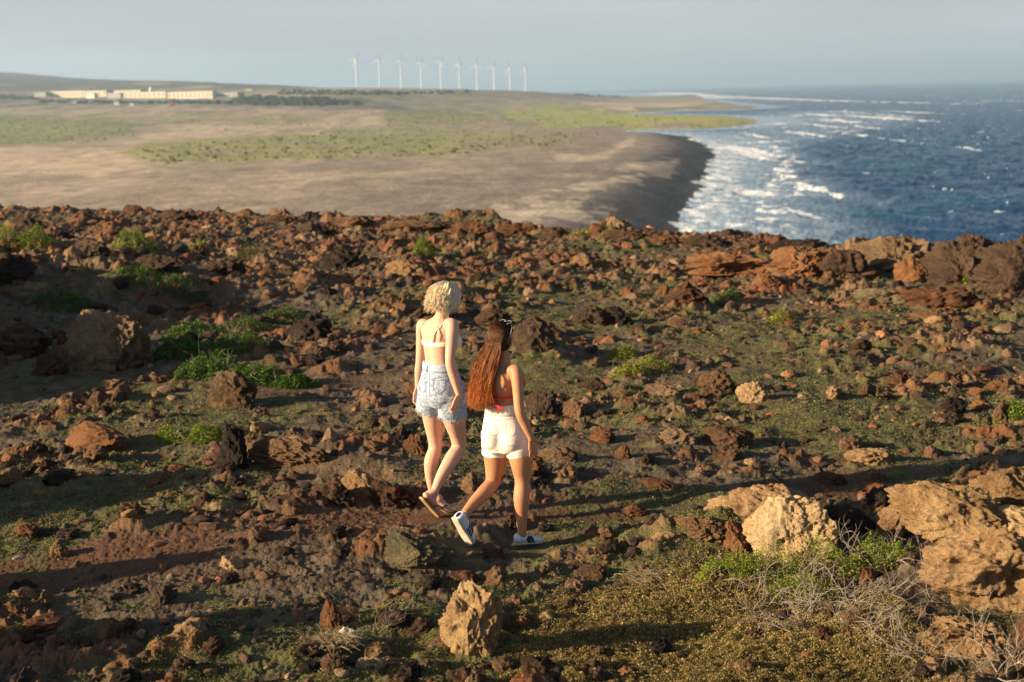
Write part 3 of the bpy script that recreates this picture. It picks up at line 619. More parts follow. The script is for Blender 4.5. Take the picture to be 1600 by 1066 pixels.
hero(1036, 430, 1112, 474, 'rust', 'cone shaped rusty rock left of the dark cave', 61, deep=0.8, rag=0.24, warp=wedge(0.4, 0))
hero(1180, 425, 1222, 450, 'rust', 'rusty rock in front of the cave mouth', 62, deep=0.8, rag=0.24)
hero(1070, 386, 1205, 436, 'rust', 'wide rusty rock bank with a dark cave below it', 63, sub=6, deep=0.55, rag=0.32, sink=0.0, warp=wedge(0, 0, 0, [(0.15, -0.2, 0.25, 0.5)]))
hero(1195, 376, 1300, 432, 'rust', 'rusty broken rock bank right of the cave', 64, sub=6, deep=0.7, rag=0.28, pits=0.1)
hero(1280, 384, 1352, 432, 'brown', 'brown rock in the gap left of the dark ridge', 65, deep=0.8, rag=0.26)
hero(1325, 356, 1475, 428, 'mottled', 'tall dark brown rock ridge standing against the sea', 66, sub=6, deep=0.6, rag=0.34, pits=0.12)
hero(1440, 353, 1570, 446, 'dark', 'blackish rock ridge against the sea near the right edge', 67, sub=6, deep=0.6, rag=0.34, pits=0.12)
hero(1530, 353, 1690, 465, 'dark', 'black rock mass cut by the right edge, against the sea', 68, sub=6, deep=0.7, rag=0.34, pits=0.1)
hero(1398, 394, 1456, 440, 'rust', 'round orange rock in front of the dark ridge', 69, deep=0.8, rag=0.18)
hero(1320, 440, 1400, 466, 'grey', 'greyish flat rock in front of the ridge', 70, deep=0.8, rag=0.22)
hero(1410, 440, 1520, 482, 'rust', 'low red rock spread in front of the black ridge', 71, sub=5, deep=0.7, rag=0.28)
hero(700, 331, 775, 362, 'rust', 'rusty rock on the skyline edge of the plateau, centre', 72, deep=0.7, rag=0.26)
hero(770, 336, 850, 368, 'rust', 'broken rusty rock just right of the highest one on the rim', 73, deep=0.7, rag=0.28)
hero(520, 334, 590, 356, 'brown', 'low brown rock at the rim left of centre', 74, deep=0.6, rag=0.28)
hero(590, 332, 690, 352, 'brown', 'long low brown rock on the rim behind the blonde woman', 75, deep=0.5, rag=0.28)
hero(845, 350, 885, 372, 'brown', 'small brown knob on the rim right of the rusty rocks', 76, deep=0.8)
hero(188, 312, 228, 332, 'rust', 'lone lumpy stone on the rim at the upper left', 77, deep=0.8)
hero(885, 388, 940, 418, 'ochre', 'light orange rock in the rubble right of the centre', 78, deep=0.8, rag=0.24)
hero(500, 378, 570, 420, 'dark', 'dark rusty block in the rubble above the blonde woman, to the left', 79, deep=0.8, rag=0.26)
hero(600, 402, 670, 432, 'ochre', 'tan rubble rock above the blonde head', 80, deep=0.8, rag=0.26)
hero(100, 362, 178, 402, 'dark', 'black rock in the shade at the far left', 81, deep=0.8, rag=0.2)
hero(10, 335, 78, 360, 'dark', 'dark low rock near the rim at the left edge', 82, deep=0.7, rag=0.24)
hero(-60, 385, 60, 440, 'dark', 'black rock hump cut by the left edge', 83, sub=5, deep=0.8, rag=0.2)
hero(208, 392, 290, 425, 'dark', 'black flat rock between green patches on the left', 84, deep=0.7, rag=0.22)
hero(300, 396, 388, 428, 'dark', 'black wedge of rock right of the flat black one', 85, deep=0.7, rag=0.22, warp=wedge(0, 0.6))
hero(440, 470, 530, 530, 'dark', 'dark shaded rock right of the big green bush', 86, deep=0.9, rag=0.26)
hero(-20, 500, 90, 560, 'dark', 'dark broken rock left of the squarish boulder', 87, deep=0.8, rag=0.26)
hero(50, 545, 110, 588, 'brown', 'brown lump at the lower left corner of the squarish boulder', 88, deep=0.8, rag=0.24)
hero(1090, 570, 1150, 610, 'brown', 'pair of brown knobs in the middle of the right field', 89, deep=0.8, rag=0.24)
hero(1000, 585, 1062, 618, 'mottled', 'tan rock low in the field below the yellow green bush', 90, deep=0.7, rag=0.26)
hero(1150, 590, 1200, 630, 'ochre', 'tan pointed rock in the field right of the brown knobs', 91, deep=0.8, rag=0.2)

# the craggy edge of the lava shelf
_crag = [(940, 352, 1010, 376, 'brown', 'left of the beach'), (1005, 355, 1075, 380, 'rust', 'under the dark beach end'), (1060, 360, 1140, 388, 'dark', 'under the white surf near the beach'), (1130, 362, 1215, 390, 'brown', 'directly above the dark cave'), (1205, 366, 1285, 394, 'dark', 'right above the cave'),
         (1350, 372, 1420, 408, 'dark', 'in front of the brown ridge'), (1470, 385, 1550, 430, 'dark', 'between the two blackish ridges'), (400, 330, 470, 350, 'brown', 'against the pale plain'), (455, 335, 530, 356, 'dark', 'left of the low brown rim rock'), (640, 338, 720, 360, 'dark', 'beside the rusty skyline rock'),
         (240, 322, 320, 345, 'brown', 'right of the lone lumpy stone'), (1420, 470, 1500, 500, 'brown', 'below the low red rock spread')]
for _i, (_a, _b, _c, _d, _k, _w) in enumerate(_crag):
    hero(_a, _b, _c, _d, _k, 'jagged %s lava crag on the plateau edge %s' % ({'brown': 'brown', 'rust': 'rusty', 'dark': 'blackish'}[_k], _w), 300 + _i, 'lava_crag', 'rock', sub=5, deep=0.7, rag=0.36, pits=0.13, facets=4, bulk=.45, sink=.3)
# ------------------------------------------------------------------ scattered stones: the 225 or so that show largest are things, the rest is rubble
def clear_of(x, y, r=0.0):
    ok = np.ones(len(x), bool)
    for h in HEROES: ok &= ((x - h[3]) ** 2 + (y - h[4]) ** 2) > (h[5] * 0.8 + r) ** 2
    for (fx, fy, fr) in FEET: ok &= ((x - fx) ** 2 + (y - fy) ** 2) > (fr + r) ** 2
    return ok
FEET = [tuple(on_plane(px, py, 0)[:2]) + (rr,) for px, py, rr in [(684, 802, .2), (703, 800, .2), (668, 790, .2), (730, 850, .2), (825, 848, .24), (845, 846, .15), (690, 818, .3), (660, 810, .25), (745, 868, .28), (830, 865, .25), (715, 830, .25)]]
def build_scatter():
    rs = np.random.RandomState(5)
    N = 3600; sx = rs.uniform(-0.375, 0.375, N); y = 1 / rs.uniform(1 / 36.0, 1 / 7.0, N); y = np.where(rs.rand(N) < 0.45, rs.uniform(9, 36, N), y); x = sx * y
    y = np.minimum(y, rim_y(x) + 0.2)
    rub, path, veg, flat = masks(x, y)
    keep = (rs.rand(N) < np.clip(rub * 1.1 + 0.12, 0, 1) * (1 - 0.8 * path)) & clear_of(x, y, 0.06)
    x, y, rub = x[keep], y[keep], rub[keep]; n = len(x)
    size = 0.06 + 0.19 * rs.rand(n) ** 2.0 + 0.10 * sst(15, 30, y) * rs.rand(n)
    size = size * (0.75 + 0.45 * rub)
    appar = size / y; order = np.argsort(-appar); big = order[:285]; rest = order[285:]
    kinds = ['rust', 'brown', 'brown', 'brown', 'brown', 'ochre', 'dark', 'rust']
    col_word = {'rust': 'rust red', 'brown': 'brown', 'ochre': 'tan orange', 'dark': 'blackish'}
    protos = {}
    z = th(x, y)
    pxs = 800 + x / y * F * 0.985
    placed = []
    for k in big:
        kd = kinds[rs.randint(len(kinds))]
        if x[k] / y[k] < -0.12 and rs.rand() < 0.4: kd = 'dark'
        var = rs.randint(7); key = (kd, var)
        if key not in protos:
            p, f = rock_np(200 + var + 10 * kinds.index(kd), 4, facets=rs.randint(9, 18), rag=0.20 + 0.12 * rs.rand(), pits=0.11, bulk=0.4)
            protos[key] = mesh_np('stone', p, f, None, True, [RM[kd]])
        s = size[k]; w = s * rs.uniform(0.9, 1.3); d = s * rs.uniform(0.7, 1.1); h = s * rs.uniform(0.38, 0.85)
        o = link('stone', protos[key], loc=(x[k], y[k], z[k] + h * 0.14), rot=(rs.normal(0, .2), rs.normal(0, .2), rs.uniform(0, 6.28)), scale=(w, d, h))
        placed.append((o, kd, pxs[k], 533 + (CAMZ / y[k] - math.tan(PITCH)) * F * .985 - .025 * (pxs[k] - 800), s / y[k] * F))
    LM = [(735, 960, 'the tall tan boulder at the bottom'), (655, 860, 'the grey lichened boulder'), (770, 860, 'the small round stone by the sneakers'), (1230, 830, 'the rounded tan boulder'), (1180, 745, 'the long sloping slab'), (1480, 790, 'the pale lumpy boulder'),
          (1540, 880, 'the big ochre outcrop'), (165, 525, 'the squarish brown boulder'), (365, 600, 'the boulder at the foot of the green bush'), (150, 680, 'the long rounded rust boulder'), (450, 700, 'the undercut ledge'), (575, 750, 'the rusty mound'),
          (520, 955, 'the upright orange stone'), (170, 975, 'the stone in the lower left corner'), (690, 700, 'the blonde woman'), (800, 700, 'the dark haired woman'), (925, 488, 'the black jagged rocks'), (1075, 450, 'the cone shaped rusty rock'), (1145, 420, 'the dark cave'),
          (1000, 565, 'the yellow green bush'), (665, 388, 'the single bright green bush'), (740, 345, 'the rusty rocks on the rim'), (915, 400, 'the light orange rock'), (535, 400, 'the dark rusty block'), (140, 382, 'the black rock at the far left'), (350, 412, 'the black wedge rock'),
          (485, 500, 'the dark shaded rock'), (1400, 400, 'the dark ridge against the sea'), (1370, 455, 'the pale flat rock'), (300, 675, 'the lime bush by the ledge'), (1120, 590, 'the pair of brown knobs'), (1350, 712, 'the broad tan stone'), (60, 880, 'the bare soil path'), (208, 322, 'the lone stone on the rim'),
          (1220, 498, 'the small yellow bush'), (1590, 650, 'the plant at the right edge'), (1400, 590, 'the middle of the right field'), (300, 850, 'the trodden path'), (1030, 755, 'the flat rust stone'), (900, 940, 'the golden ground cover'), (1140, 675, 'the broad dark rock'), (420, 900, 'the open soil at the lower left'), (560, 620, 'the green turf left of the women'), (1380, 860, 'the dead branches')]
    seen = {}
    for o, kd, u, v, ps in sorted(placed, key=lambda q: -q[4]):
        dd = [((u - a) / 1.6) ** 2 + (v - b) ** 2 for a, b, c in LM]; q = int(np.argmin(dd)); a, b, c = LM[q]
        di = ('right of' if u > a else 'left of') if abs(u - a) / 1.6 > abs(v - b) else ('below' if v > b else 'above')
        key = (kd, di, q); n_ = seen.get(key, 0); seen[key] = n_ + 1
        big_ = ('larger', 'second largest', 'third largest', 'fourth largest', 'fifth largest', 'sixth largest', 'seventh largest', 'eighth largest', 'ninth largest', 'tenth largest', 'eleventh largest', 'twelfth largest')[min(n_, 11)] if True else ''
        tag(o, '%s%s stone %s %s' % ('' if n_ == 0 else big_ + ' ', col_word[kd], di, c), 'stone', 'loose stones scattered over the plateau')
    # all smaller stones: one object
    V = []; Fc = []; Cc = []; off = 0
    small = [rock_np(400 + i, 2, facets=11, rag=0.12, pits=0.0, bulk=0.4) for i in range(8)]
    M = 34000
    sx = rs.uniform(-0.40, 0.40, M); yy = 1 / rs.uniform(1 / 38.0, 1 / 6.0, M); yy = np.where(rs.rand(M) < 0.3, rs.uniform(8, 38, M), yy); xx = sx * yy; yy = np.minimum(yy, rim_y(xx) + 0.3)
    rub, path, veg, flat = masks(xx, yy)
    clu = fbm2(xx * 1.3, yy * 1.3, 3, 301)
    keep = (rs.rand(M) < np.clip(0.04 + (0.25 + 0.9 * rub) * sst(-.25, .45, clu), 0, 1) * np.where(yy < 12, .7, 1) * (1 - 0.55 * path)) & clear_of(xx, yy, 0.0)
    xx, yy = xx[keep], yy[keep]; sz = 0.010 + 0.070 * rs.rand(len(xx)) ** 3.6 + 0.0050 * np.maximum(yy - 6.5, 0) * rs.rand(len(xx)) ** 2.2
    xx = np.concatenate([xx, x[rest]]); yy = np.concatenate([yy, y[rest]]); sz = np.concatenate([sz, np.minimum(size[rest], 0.9 * appar[order[284]] * y[rest])])
    zz = th(xx, yy)
    pal = np.array([(0.17, 0.07, 0.034), (0.11, 0.06, 0.036), (0.20, 0.095, 0.045), (0.05, 0.033, 0.024), (0.21, 0.135, 0.08), (0.09, 0.055, 0.035), (0.14, 0.07, 0.04), (0.24, 0.19, 0.135)])
    for vi, (p, f) in enumerate(small):
        ids = np.nonzero(np.arange(len(xx)) % 8 == vi)[0]; n = len(ids)
        a = rs.uniform(0, 6.28, n); ca, sa = np.cos(a), np.sin(a); sc = sz[ids][:, None] * np.stack([rs.uniform(.8, 1.4, n), rs.uniform(.7, 1.1, n), rs.uniform(.35, .85, n)], 1)
        q = p[None] * sc[:, None, :]
        q = np.stack([q[..., 0] * ca[:, None] - q[..., 1] * sa[:, None], q[..., 0] * sa[:, None] + q[..., 1] * ca[:, None], q[..., 2]], -1)
        q = q + np.stack([xx[ids], yy[ids], zz[ids] + sc[:, 2] * 0.12], 1)[:, None, :]
        c = pal[rs.choice(8, n, p=[.12, .26, .07, .19, .08, .20, .07, .01])] * rs.uniform(0.7, 1.25, n)[:, None]
        V.append(q.reshape(-1, 3)); Cc.append(np.repeat(c, len(p), 0))
        Fc.append((f[None] + (np.arange(n) * len(p))[:, None, None] + off).reshape(-1, 3)); off += n * len(p)
    m = NM('rubble_stone'); p = m.pos(); c = m.attr('Col', 'Color'); n2 = m.noise(p, 45, 5, 0.7)
    c = m.mix(1.0, c, m.ramp(n2, [(0.3, 0.55), (0.7, 1.45)]), 'MULTIPLY'); m.fin(c, 0.93, m.bump(n2, 0.012, 1.0))
    me = mesh_np('rubble', np.concatenate(V), np.concatenate(Fc), {'Col': np.concatenate(Cc)}, False, [m.m])
    tag(link('rubble', me), 'small stones and pebbles strewn all over the plateau', None, None, 'stuff')
build_scatter()
# ------------------------------------------------------------------ the two women
def nv(v): v = np.asarray(v, float); return v / np.linalg.norm(v)
def crom(pts, n):
    pts = np.asarray(pts, float); k = len(pts)
    if k == 2: t = np.linspace(0, 1, n)[:, None]; return pts[0] * (1 - t) + pts[1] * t
    e = np.vstack([2 * pts[0] - pts[1], pts, 2 * pts[-1] - pts[-2]])
    out = []
    for u in np.linspace(0, k - 1 - 1e-6, n):
        i = int(u); t = u - i; a, b, c, d = e[i], e[i + 1], e[i + 2], e[i + 3]
        out.append(0.5 * ((2 * b) + (c - a) * t + (2 * a - 5 * b + 4 * c - d) * t * t + (3 * b - a - 3 * c + d) * t ** 3))
    return np.array(out)
class Blob:
    """collects closed shells; build() fuses them into one continuous skin"""
    def __init__(s): s.v = []; s.f = []; s.n = 0
    def add(s, v, f):
        s.v.append(np.asarray(v, float)); s.f += [tuple(int(i) + s.n for i in q) for q in f]; s.n += len(v)
    def loft(s, rings):
        m = len(rings[0]); n = len(rings); v = np.vstack(rings); f = []
        for i in range(n - 1):
            for j in range(m):
                a = i * m + j; b = i * m + (j + 1) % m; f.append((a, b, b + m, a + m))
        c0 = rings[0].mean(0); c1 = rings[-1].mean(0); v = np.vstack([v, c0[None], c1[None]])
        for j in range(m):
            f.append((n * m, (j + 1) % m, j)); f.append((n * m + 1, (n - 1) * m + j, (n - 1) * m + (j + 1) % m))
        s.add(v, f)
    def tube(s, pts, rad, n=None, side=None, flat=1.0, m=44, caps=True):
        pts = np.asarray(pts, float); rad = np.asarray(rad, float); n = n or (len(pts) - 1) * 7 + 1
        q = crom(np.hstack([pts, rad[:, None]]), n); p = q[:, :3]; r = np.maximum(q[:, 3], 1e-4)
        tg = np.gradient(p, axis=0); tg /= np.linalg.norm(tg, axis=1)[:, None]
        sd = nv(side) if side is not None else nv(np.cross(tg[0], (0.31, 0.22, 0.9)))
        rings = []; th_ = np.linspace(0, 2 * np.pi, m, endpoint=False)
        def ring(c, t, sd, rr):
            a = nv(sd - t * (sd @ t)); b = np.cross(t, a); return c + rr * (np.cos(th_)[:, None] * a + flat * np.sin(th_)[:, None] * b), a
        if caps:
            for u in (0.25, 0.6, 0.88): rings.append(ring(p[0] - tg[0] * r[0] * math.sqrt(1 - u * u), tg[0], sd, r[0] * u)[0])
        for i in range(n):
            rg, sd = ring(p[i], tg[i], sd, r[i]); rings.append(rg)
        if caps:
            for u in (0.88, 0.6, 0.25): rings.append(ring(p[-1] + tg[-1] * r[-1] * math.sqrt(1 - u * u), tg[-1], sd, r[-1] * u)[0])
        s.loft(rings)
    def ell(s, c, ax, fn=None, sub=4):
        v, f = ico(sub); ax = np.asarray(ax, float); q = v if fn is None else fn(v.copy()); s.add(np.asarray(c) + q @ ax, f)
    def build(s, name, voxel=0.004, smooth=4, fac=0.5):
        me = bpy.data.meshes.new(name); me.from_pydata(np.vstack(s.v).tolist(), [], s.f); me.update()
        o = bpy.data.objects.new(name, me); COL.objects.link(o)
        r = o.modifiers.new('r', 'REMESH'); r.mode = 'VOXEL'; r.voxel_size = voxel; r.use_smooth_shade = True
        if smooth: k = o.modifiers.new('s', 'SMOOTH'); k.factor = fac; k.iterations = smooth
        dg = bpy.context.evaluated_depsgraph_get(); ev = bpy.data.meshes.new_from_object(o.evaluated_get(dg))
        bpy.data.objects.remove(o); bpy.data.meshes.remove(me)
        ev.polygons.foreach_set('use_smooth', np.ones(len(ev.polygons), bool)); ev.name = name; return ev
def ribbon_tubes(paths, radii, cols, sides=3):
    """many thin strands; paths list of (k,3) arrays"""
    V = []; Fq = []; Cc = []; off = 0
    for p, r, c in zip(paths, radii, cols):
        k = len(p); tg = np.gradient(p, axis=0); tg /= np.linalg.norm(tg, axis=1)[:, None] + 1e-9
        a = np.cross(tg, np.array((0.3, 0.9, 0.2))); a /= np.linalg.norm(a, axis=1)[:, None] + 1e-9; b = np.cross(tg, a)
        th_ = np.linspace(0, 2 * np.pi, sides, endpoint=False); r = np.broadcast_to(r, (k,))
        v = p[:, None, :] + r[:, None, None] * (np.cos(th_)[None, :, None] * a[:, None, :] + np.sin(th_)[None, :, None] * b[:, None, :])
        V.append(v.reshape(-1, 3)); Cc.append(np.repeat(np.atleast_2d(c) if np.ndim(c) == 1 else c, sides if np.ndim(c) == 2 else k * sides, 0)[:k * sides])
        i = np.arange(k - 1)[:, None] * sides; j = np.arange(sides)[None]; jn = (j + 1) % sides
        Fq.append(np.stack([i + j, i + jn, i + sides + jn, i + sides + j], -1).reshape(-1, 4) + off); off += k * sides
    return np.vstack(V), np.vstack(Fq), np.vstack(Cc)
def skin_material(name, base, red):
    m = NM(name); p = m.pos(); n = m.noise(p, 9, 4, 0.6); n2 = m.noise(p, 220, 3, 0.6)
    c = m.mix(m.ramp(n, [(0.4, 0.0), (0.65, 0.5)]), base, red)
    n3 = m.noise(p, 32, 5, 0.7); c = m.mix(m.ramp(n3, [(0.45, 0.0), (0.75, 0.45)]), c, tuple(k * .74 for k in red)); c = m.mix(m.ramp(n2, [(0.62, 0.0), (0.7, 0.3)]), c, tuple(k * .6 for k in red))
    m.fin(c, 0.58, m.bump(n2, 0.0012, 0.5)); b = m.b
    b.inputs['Subsurface Weight'].default_value = 0.12; b.inputs['Subsurface Radius'].default_value = (0.012, 0.005, 0.003); b.inputs['Subsurface Scale'].default_value = 1.0
    b.inputs['Specular IOR Level'].default_value = 0.28
    return m.m
def cloth_material(name, col, col2, sc, rough=0.85, bumpd=0.002, fold=None):
    m = NM(name); p = m.pos(); n = m.noise(p, sc, 5, 0.7)
    c = m.mix(m.ramp(n, [(0.42, 0.0), (0.58, 1.0)]), col, col2)
    nr = m.bump(m.noise(p, 400, 2, 0.5), bumpd * 0.4, 0.5)
    if fold: nr = m.bump(m.noise(m.mapv(p, fold), 1.0, 3, 0.5, 0.5), 0.012, 0.8, nr)
    return m.fin(c, rough, nr)
def plain(name, col, rough=0.5, **k): m = NM(name); return m.fin(col, rough, None, **k)
def hair_material(name):
    m = NM(name); c = m.attr('Col', 'Color'); m.fin(c, 0.5); m.b.inputs['Specular IOR Level'].default_value = 0.13
    tr = m.n.new('ShaderNodeBsdfTranslucent'); m.L(c, tr.inputs[0]); mx = m.n.new('ShaderNodeMixShader'); mx.inputs[0].default_value = 0.16
    m.L(m.b.outputs[0], mx.inputs[1]); m.L(tr.outputs[0], mx.inputs[2]); m.L(mx.outputs[0], m.out.inputs[0]); return m.m

def head(bl, c, fa, pitch, s=1.0, roll=0.0):
    """skull, face and ears; fa = facing angle from +Y towards +X, pitch down"""
    f = np.array((math.sin(fa) * math.cos(pitch), math.cos(fa) * math.cos(pitch), -math.sin(pitch))); r = np.array((math.cos(fa), -math.sin(fa), 0)); u = np.cross(r, f)
    A = np.stack([r, f, u]) * s
    def fn(v):
        x, y, z = v[:, 0] * 0.074, v[:, 1] * 0.093, v[:, 2] * 0.112
        low = np.clip(-z / 0.112, 0, 1); x = x * (1 - 0.34 * low ** 1.6); y = y * (1 - 0.10 * low) + 0.012 * low - 0.006
        y = np.where((y > 0), y * (1 - 0.06 * np.abs(z) / 0.11), y)
        g = lambda cx, cz, sx, sz: np.exp(-((x - cx) / sx) ** 2 - ((z - cz) / sz) ** 2) * (v[:, 1] > 0.25)
        y = y + 0.024 * g(0, -0.026, 0.010, 0.013) + 0.012 * g(0, -0.008, 0.008, 0.016) + 0.007 * g(0, 0.022, 0.045, 0.010) \
            - 0.008 * g(0.031, 0.002, 0.014, 0.010) - 0.008 * g(-0.031, 0.002, 0.014, 0.010) + 0.008 * g(0, -0.052, 0.018, 0.005) + 0.007 * g(0, -0.062, 0.016, 0.005) - 0.004 * g(0, -0.057, 0.022, 0.003) \
            + 0.010 * g(0, -0.090, 0.018, 0.014) + 0.004 * g(0.035, -0.03, 0.018, 0.018) + 0.004 * g(-0.035, -0.03, 0.018, 0.018)
        return np.stack([x, y, z], 1)
    bl.ell(c, A, fn, 5)
    for sg in (1, -1): bl.ell(c + r * sg * 0.073 * s - f * 0.004 - u * 0.012 * s, np.stack([r * 0.008 + f * -0.006, f * 0.016, u * 0.029]) * s, None, 3)
    return f, r, u
def hand(bl, w, d, pn, side, L=0.175, curl=0.35, spread=1.0):
    """w wrist, d direction of the hand, pn palm normal (towards the palm side), side = towards the thumb"""
    d = nv(d); pn = nv(pn - d * (pn @ d)); sd = np.cross(d, pn); sd = sd if sd @ side > 0 else -sd
    k = L / 0.175
    bl.tube([w - d * 0.01, w + d * 0.03 * k, w + d * 0.065 * k, w + d * 0.090 * k], [0.021, 0.029, 0.037, 0.033], side=sd, flat=0.42, m=18)
    for i, (o, l, r) in enumerate([(0.026, 0.068, 0.0078), (0.0085, 0.077, 0.0082), (-0.0095, 0.070, 0.0079), (-0.027, 0.055, 0.0070)]):
        a = w + d * 0.082 * k + sd * o * k; dd = nv(d + sd * o * 4 * spread); c = curl * (0.8 + 0.15 * i)
        p1 = a + dd * l * 0.42 * k; d2 = nv(dd + pn * c); p2 = p1 + d2 * l * 0.33 * k; d3 = nv(d2 + pn * c); p3 = p2 + d3 * l * 0.25 * k
        bl.tube([a - dd * 0.01, p1, p2, p3], [r + .001, r, r * 0.92, r * 0.75], m=12)
    a = w + d * 0.022 * k + sd * 0.024 * k; t1 = nv(d * 0.75 + sd * 0.65 + pn * 0.3); p1 = a + t1 * 0.036 * k; t2 = nv(d * 0.95 + sd * 0.25 + pn * 0.35); p2 = p1 + t2 * 0.030 * k
    bl.tube([a - t1 * 0.012, p1, p2], [0.013, 0.0105, 0.0085], m=12)
def torso_rings(rows, m=88, off=0.0, t0=None, t1=None, n=40):
    """rows: (centre, angle, a, b); returns rings, spine groove at the back"""
    arr = np.array([list(c) + [fa, a, b] for c, fa, a, b in rows]); q = crom(arr, 200)
    idx = np.linspace(0 if t0 is None else t0 * 199, 199 if t1 is None else t1 * 199, n)
    out = []; th_ = np.linspace(0, 2 * np.pi, m, endpoint=False)
    for i in idx:
        j = int(min(i, 198)); w = i - j; e = q[j] * (1 - w) + q[j + 1] * w
        r = np.array((math.cos(e[3]), -math.sin(e[3]), 0)); f = np.array((math.sin(e[3]), math.cos(e[3]), 0))
        cx = np.sign(np.cos(th_)) * np.abs(np.cos(th_)) ** 0.88; sx = np.sign(np.sin(th_)) * np.abs(np.sin(th_)) ** 0.88
        dth = np.abs((th_ - 1.5 * np.pi + np.pi) % (2 * np.pi) - np.pi)
        g = 1 - 0.085 * np.exp(-(dth / 0.16) ** 2)
        out.append(e[:3] + ((e[4] + off) * cx)[:, None] * r + ((e[5] + off) * sx * g)[:, None] * f)
    return out
def strip_mesh(rings, cols=None):
    m = len(rings[0]); v = np.vstack(rings); n = len(rings); f = [(i * m + j, i * m + (j + 1) % m, (i + 1) * m + (j + 1) % m, (i + 1) * m + j) for i in range(n - 1) for j in range(m)]
    return v, np.array(f)
def solid_strip(rows, t0, t1, o0, o1, sel=None):
    """a band of cloth round the trunk with thickness"""
    a = torso_rings(rows, 72, o0, t0, t1, 5); b = torso_rings(rows, 72, o1, t0, t1, 5)
    return strip_mesh([a[0]] + b + [a[-1]] + a[::-1])
def cup(bl_c, f, u, r_, size):
    v, fc = ico(4); k = v[:, 1] > -0.1
    q = np.stack([v[:, 0] * size, v[:, 1] * size * 0.85, v[:, 2] * size], 1); A = np.stack([r_, f, u]); return bl_c + q @ A, fc

def shoe(parent, heel, toe, up, mats, side_out):
    """low canvas sneaker: upper, sole, three stripes, heel tab, laces. heel/toe are points on the sole"""
    heel = np.asarray(heel); toe = np.asarray(toe); f = nv(toe - heel); up = nv(up - f * (up @ f)); r = np.cross(f, up); L = np.linalg.norm(toe - heel)
    A = np.stack([f, r, up]); W_ = L * 0.185
    xs = np.array([0.0, .03, .10, .2, .32, .45, .58, .7, .82, .92, .98, 1.0]); wd = np.array([.45, .62, .72, .76, .76, .82, .94, 1.0, .97, .80, .5, .3]) * W_
    def rings(hb, ht, wk, xi=xs):
        out = []; th_ = np.linspace(0, 2 * np.pi, 24, endpoint=False)
        for i, x in enumerate(xs):
            w = wd[i] * wk; zb = hb; zt = ht[i]; c = (zb + zt) / 2; hh = (zt - zb) / 2
            y = np.sign(np.cos(th_)) * np.abs(np.cos(th_)) ** 0.6 * w; z = c + np.sign(np.sin(th_)) * np.abs(np.sin(th_)) ** 0.6 * hh
            y = np.where(z > c, y * (1 - 0.42 * ((z - c) / max(hh, 1e-6)) ** 2), y)
            out.append(heel + np.stack([np.full(24, x * L), y, z], 1) @ A)
        return out
    bl = Blob(); bl.loft(rings(0.015, np.array([.055, .073, .080, .078, .076, .074, .066, .055, .047, .042, .036, .030]) * L / 0.25, 0.97))
    up_o = link('shoe', bl.build('shoe', 0.0035, 3), parent); up_o.data.materials.append(mats['shoe'])
    bl = Blob(); bl.loft(rings(0.0, np.full(12, 0.024), 1.10)); so = link('sole', bl.build('sole', 0.0035, 1), up_o); so.data.materials.append(mats['sole'])
    w_at = lambda x: np.interp(x, xs, wd)
    for sd in (1, -1):
        for i in range(3):
            x = 0.40 + 0.085 * i; bl = Blob()
            pts = []
            for k_, (dx, z) in enumerate([(0.04, 0.024), (0.015, 0.040), (-0.02, 0.056), (-0.045, 0.066)]):
                y = sd * (w_at(x + dx) * (0.97 - 0.34 * (k_ / 3.) ** 2) + 0.0025); pts.append(heel + np.array(((x + dx) * L, y, z * L / 0.25)) @ A)
            bl.tube(pts, [0.0082] * 4, side=f, flat=0.3, m=12); so = link('stripe', bl.build('stripe', 0.0022, 0), up_o); so.data.materials.append(mats['dark'])
    bl = Blob(); bl.tube([heel + np.array((0.0 * L + .002, 0, .040)) @ A, heel + np.array((0.012 * L, 0, .058)) @ A, heel + np.array((0.05 * L, 0, 0.078)) @ A], [.017, .018, .014], side=r, flat=0.4, m=14)
    o = link('heel_tab', bl.build('heel_tab', 0.003, 2), up_o); o.data.materials.append(mats['dark'])
    for i in range(5):
        x = 0.46 + 0.055 * i; z = np.interp(x, xs, np.array([.055, .073, .080, .078, .076, .074, .066, .055, .047, .042, .036, .030])) * L / 0.25 + .002
        bl = Blob(); bl.tube([heel + np.array((x * L, -.018, z - .004)) @ A, heel + np.array((x * L, 0, z)) @ A, heel + np.array((x * L, .018, z - .004)) @ A], [.003] * 3, m=8)
        o = link('lace', bl.build('lace', 0.002, 1), up_o); o.data.materials.append(mats['shoe'])
    return f, r, up
def strands_object(name, paths, radii, cols, mat, parent):
    v, f, c = ribbon_tubes(paths, radii, cols); o = link(name, mesh_np(name, v, f, {'Col': c}, True, [mat]), parent); return o

def eyes(parent, c, f, r, u, s):
    for sg in (1, -1):
        v, fc = ico(3); e = c + f * 0.060 * s + r * sg * 0.031 * s + u * 0.001
        o = link('eye', mesh_np('eye', e + v * 0.0115, fc, None, True, [EYE_M]), parent)
EYE_M = plain('eye_white', (0.7, 0.68, 0.64), 0.2)
LIP_M = plain('lip_skin', (0.5, 0.2, 0.16), 0.5)

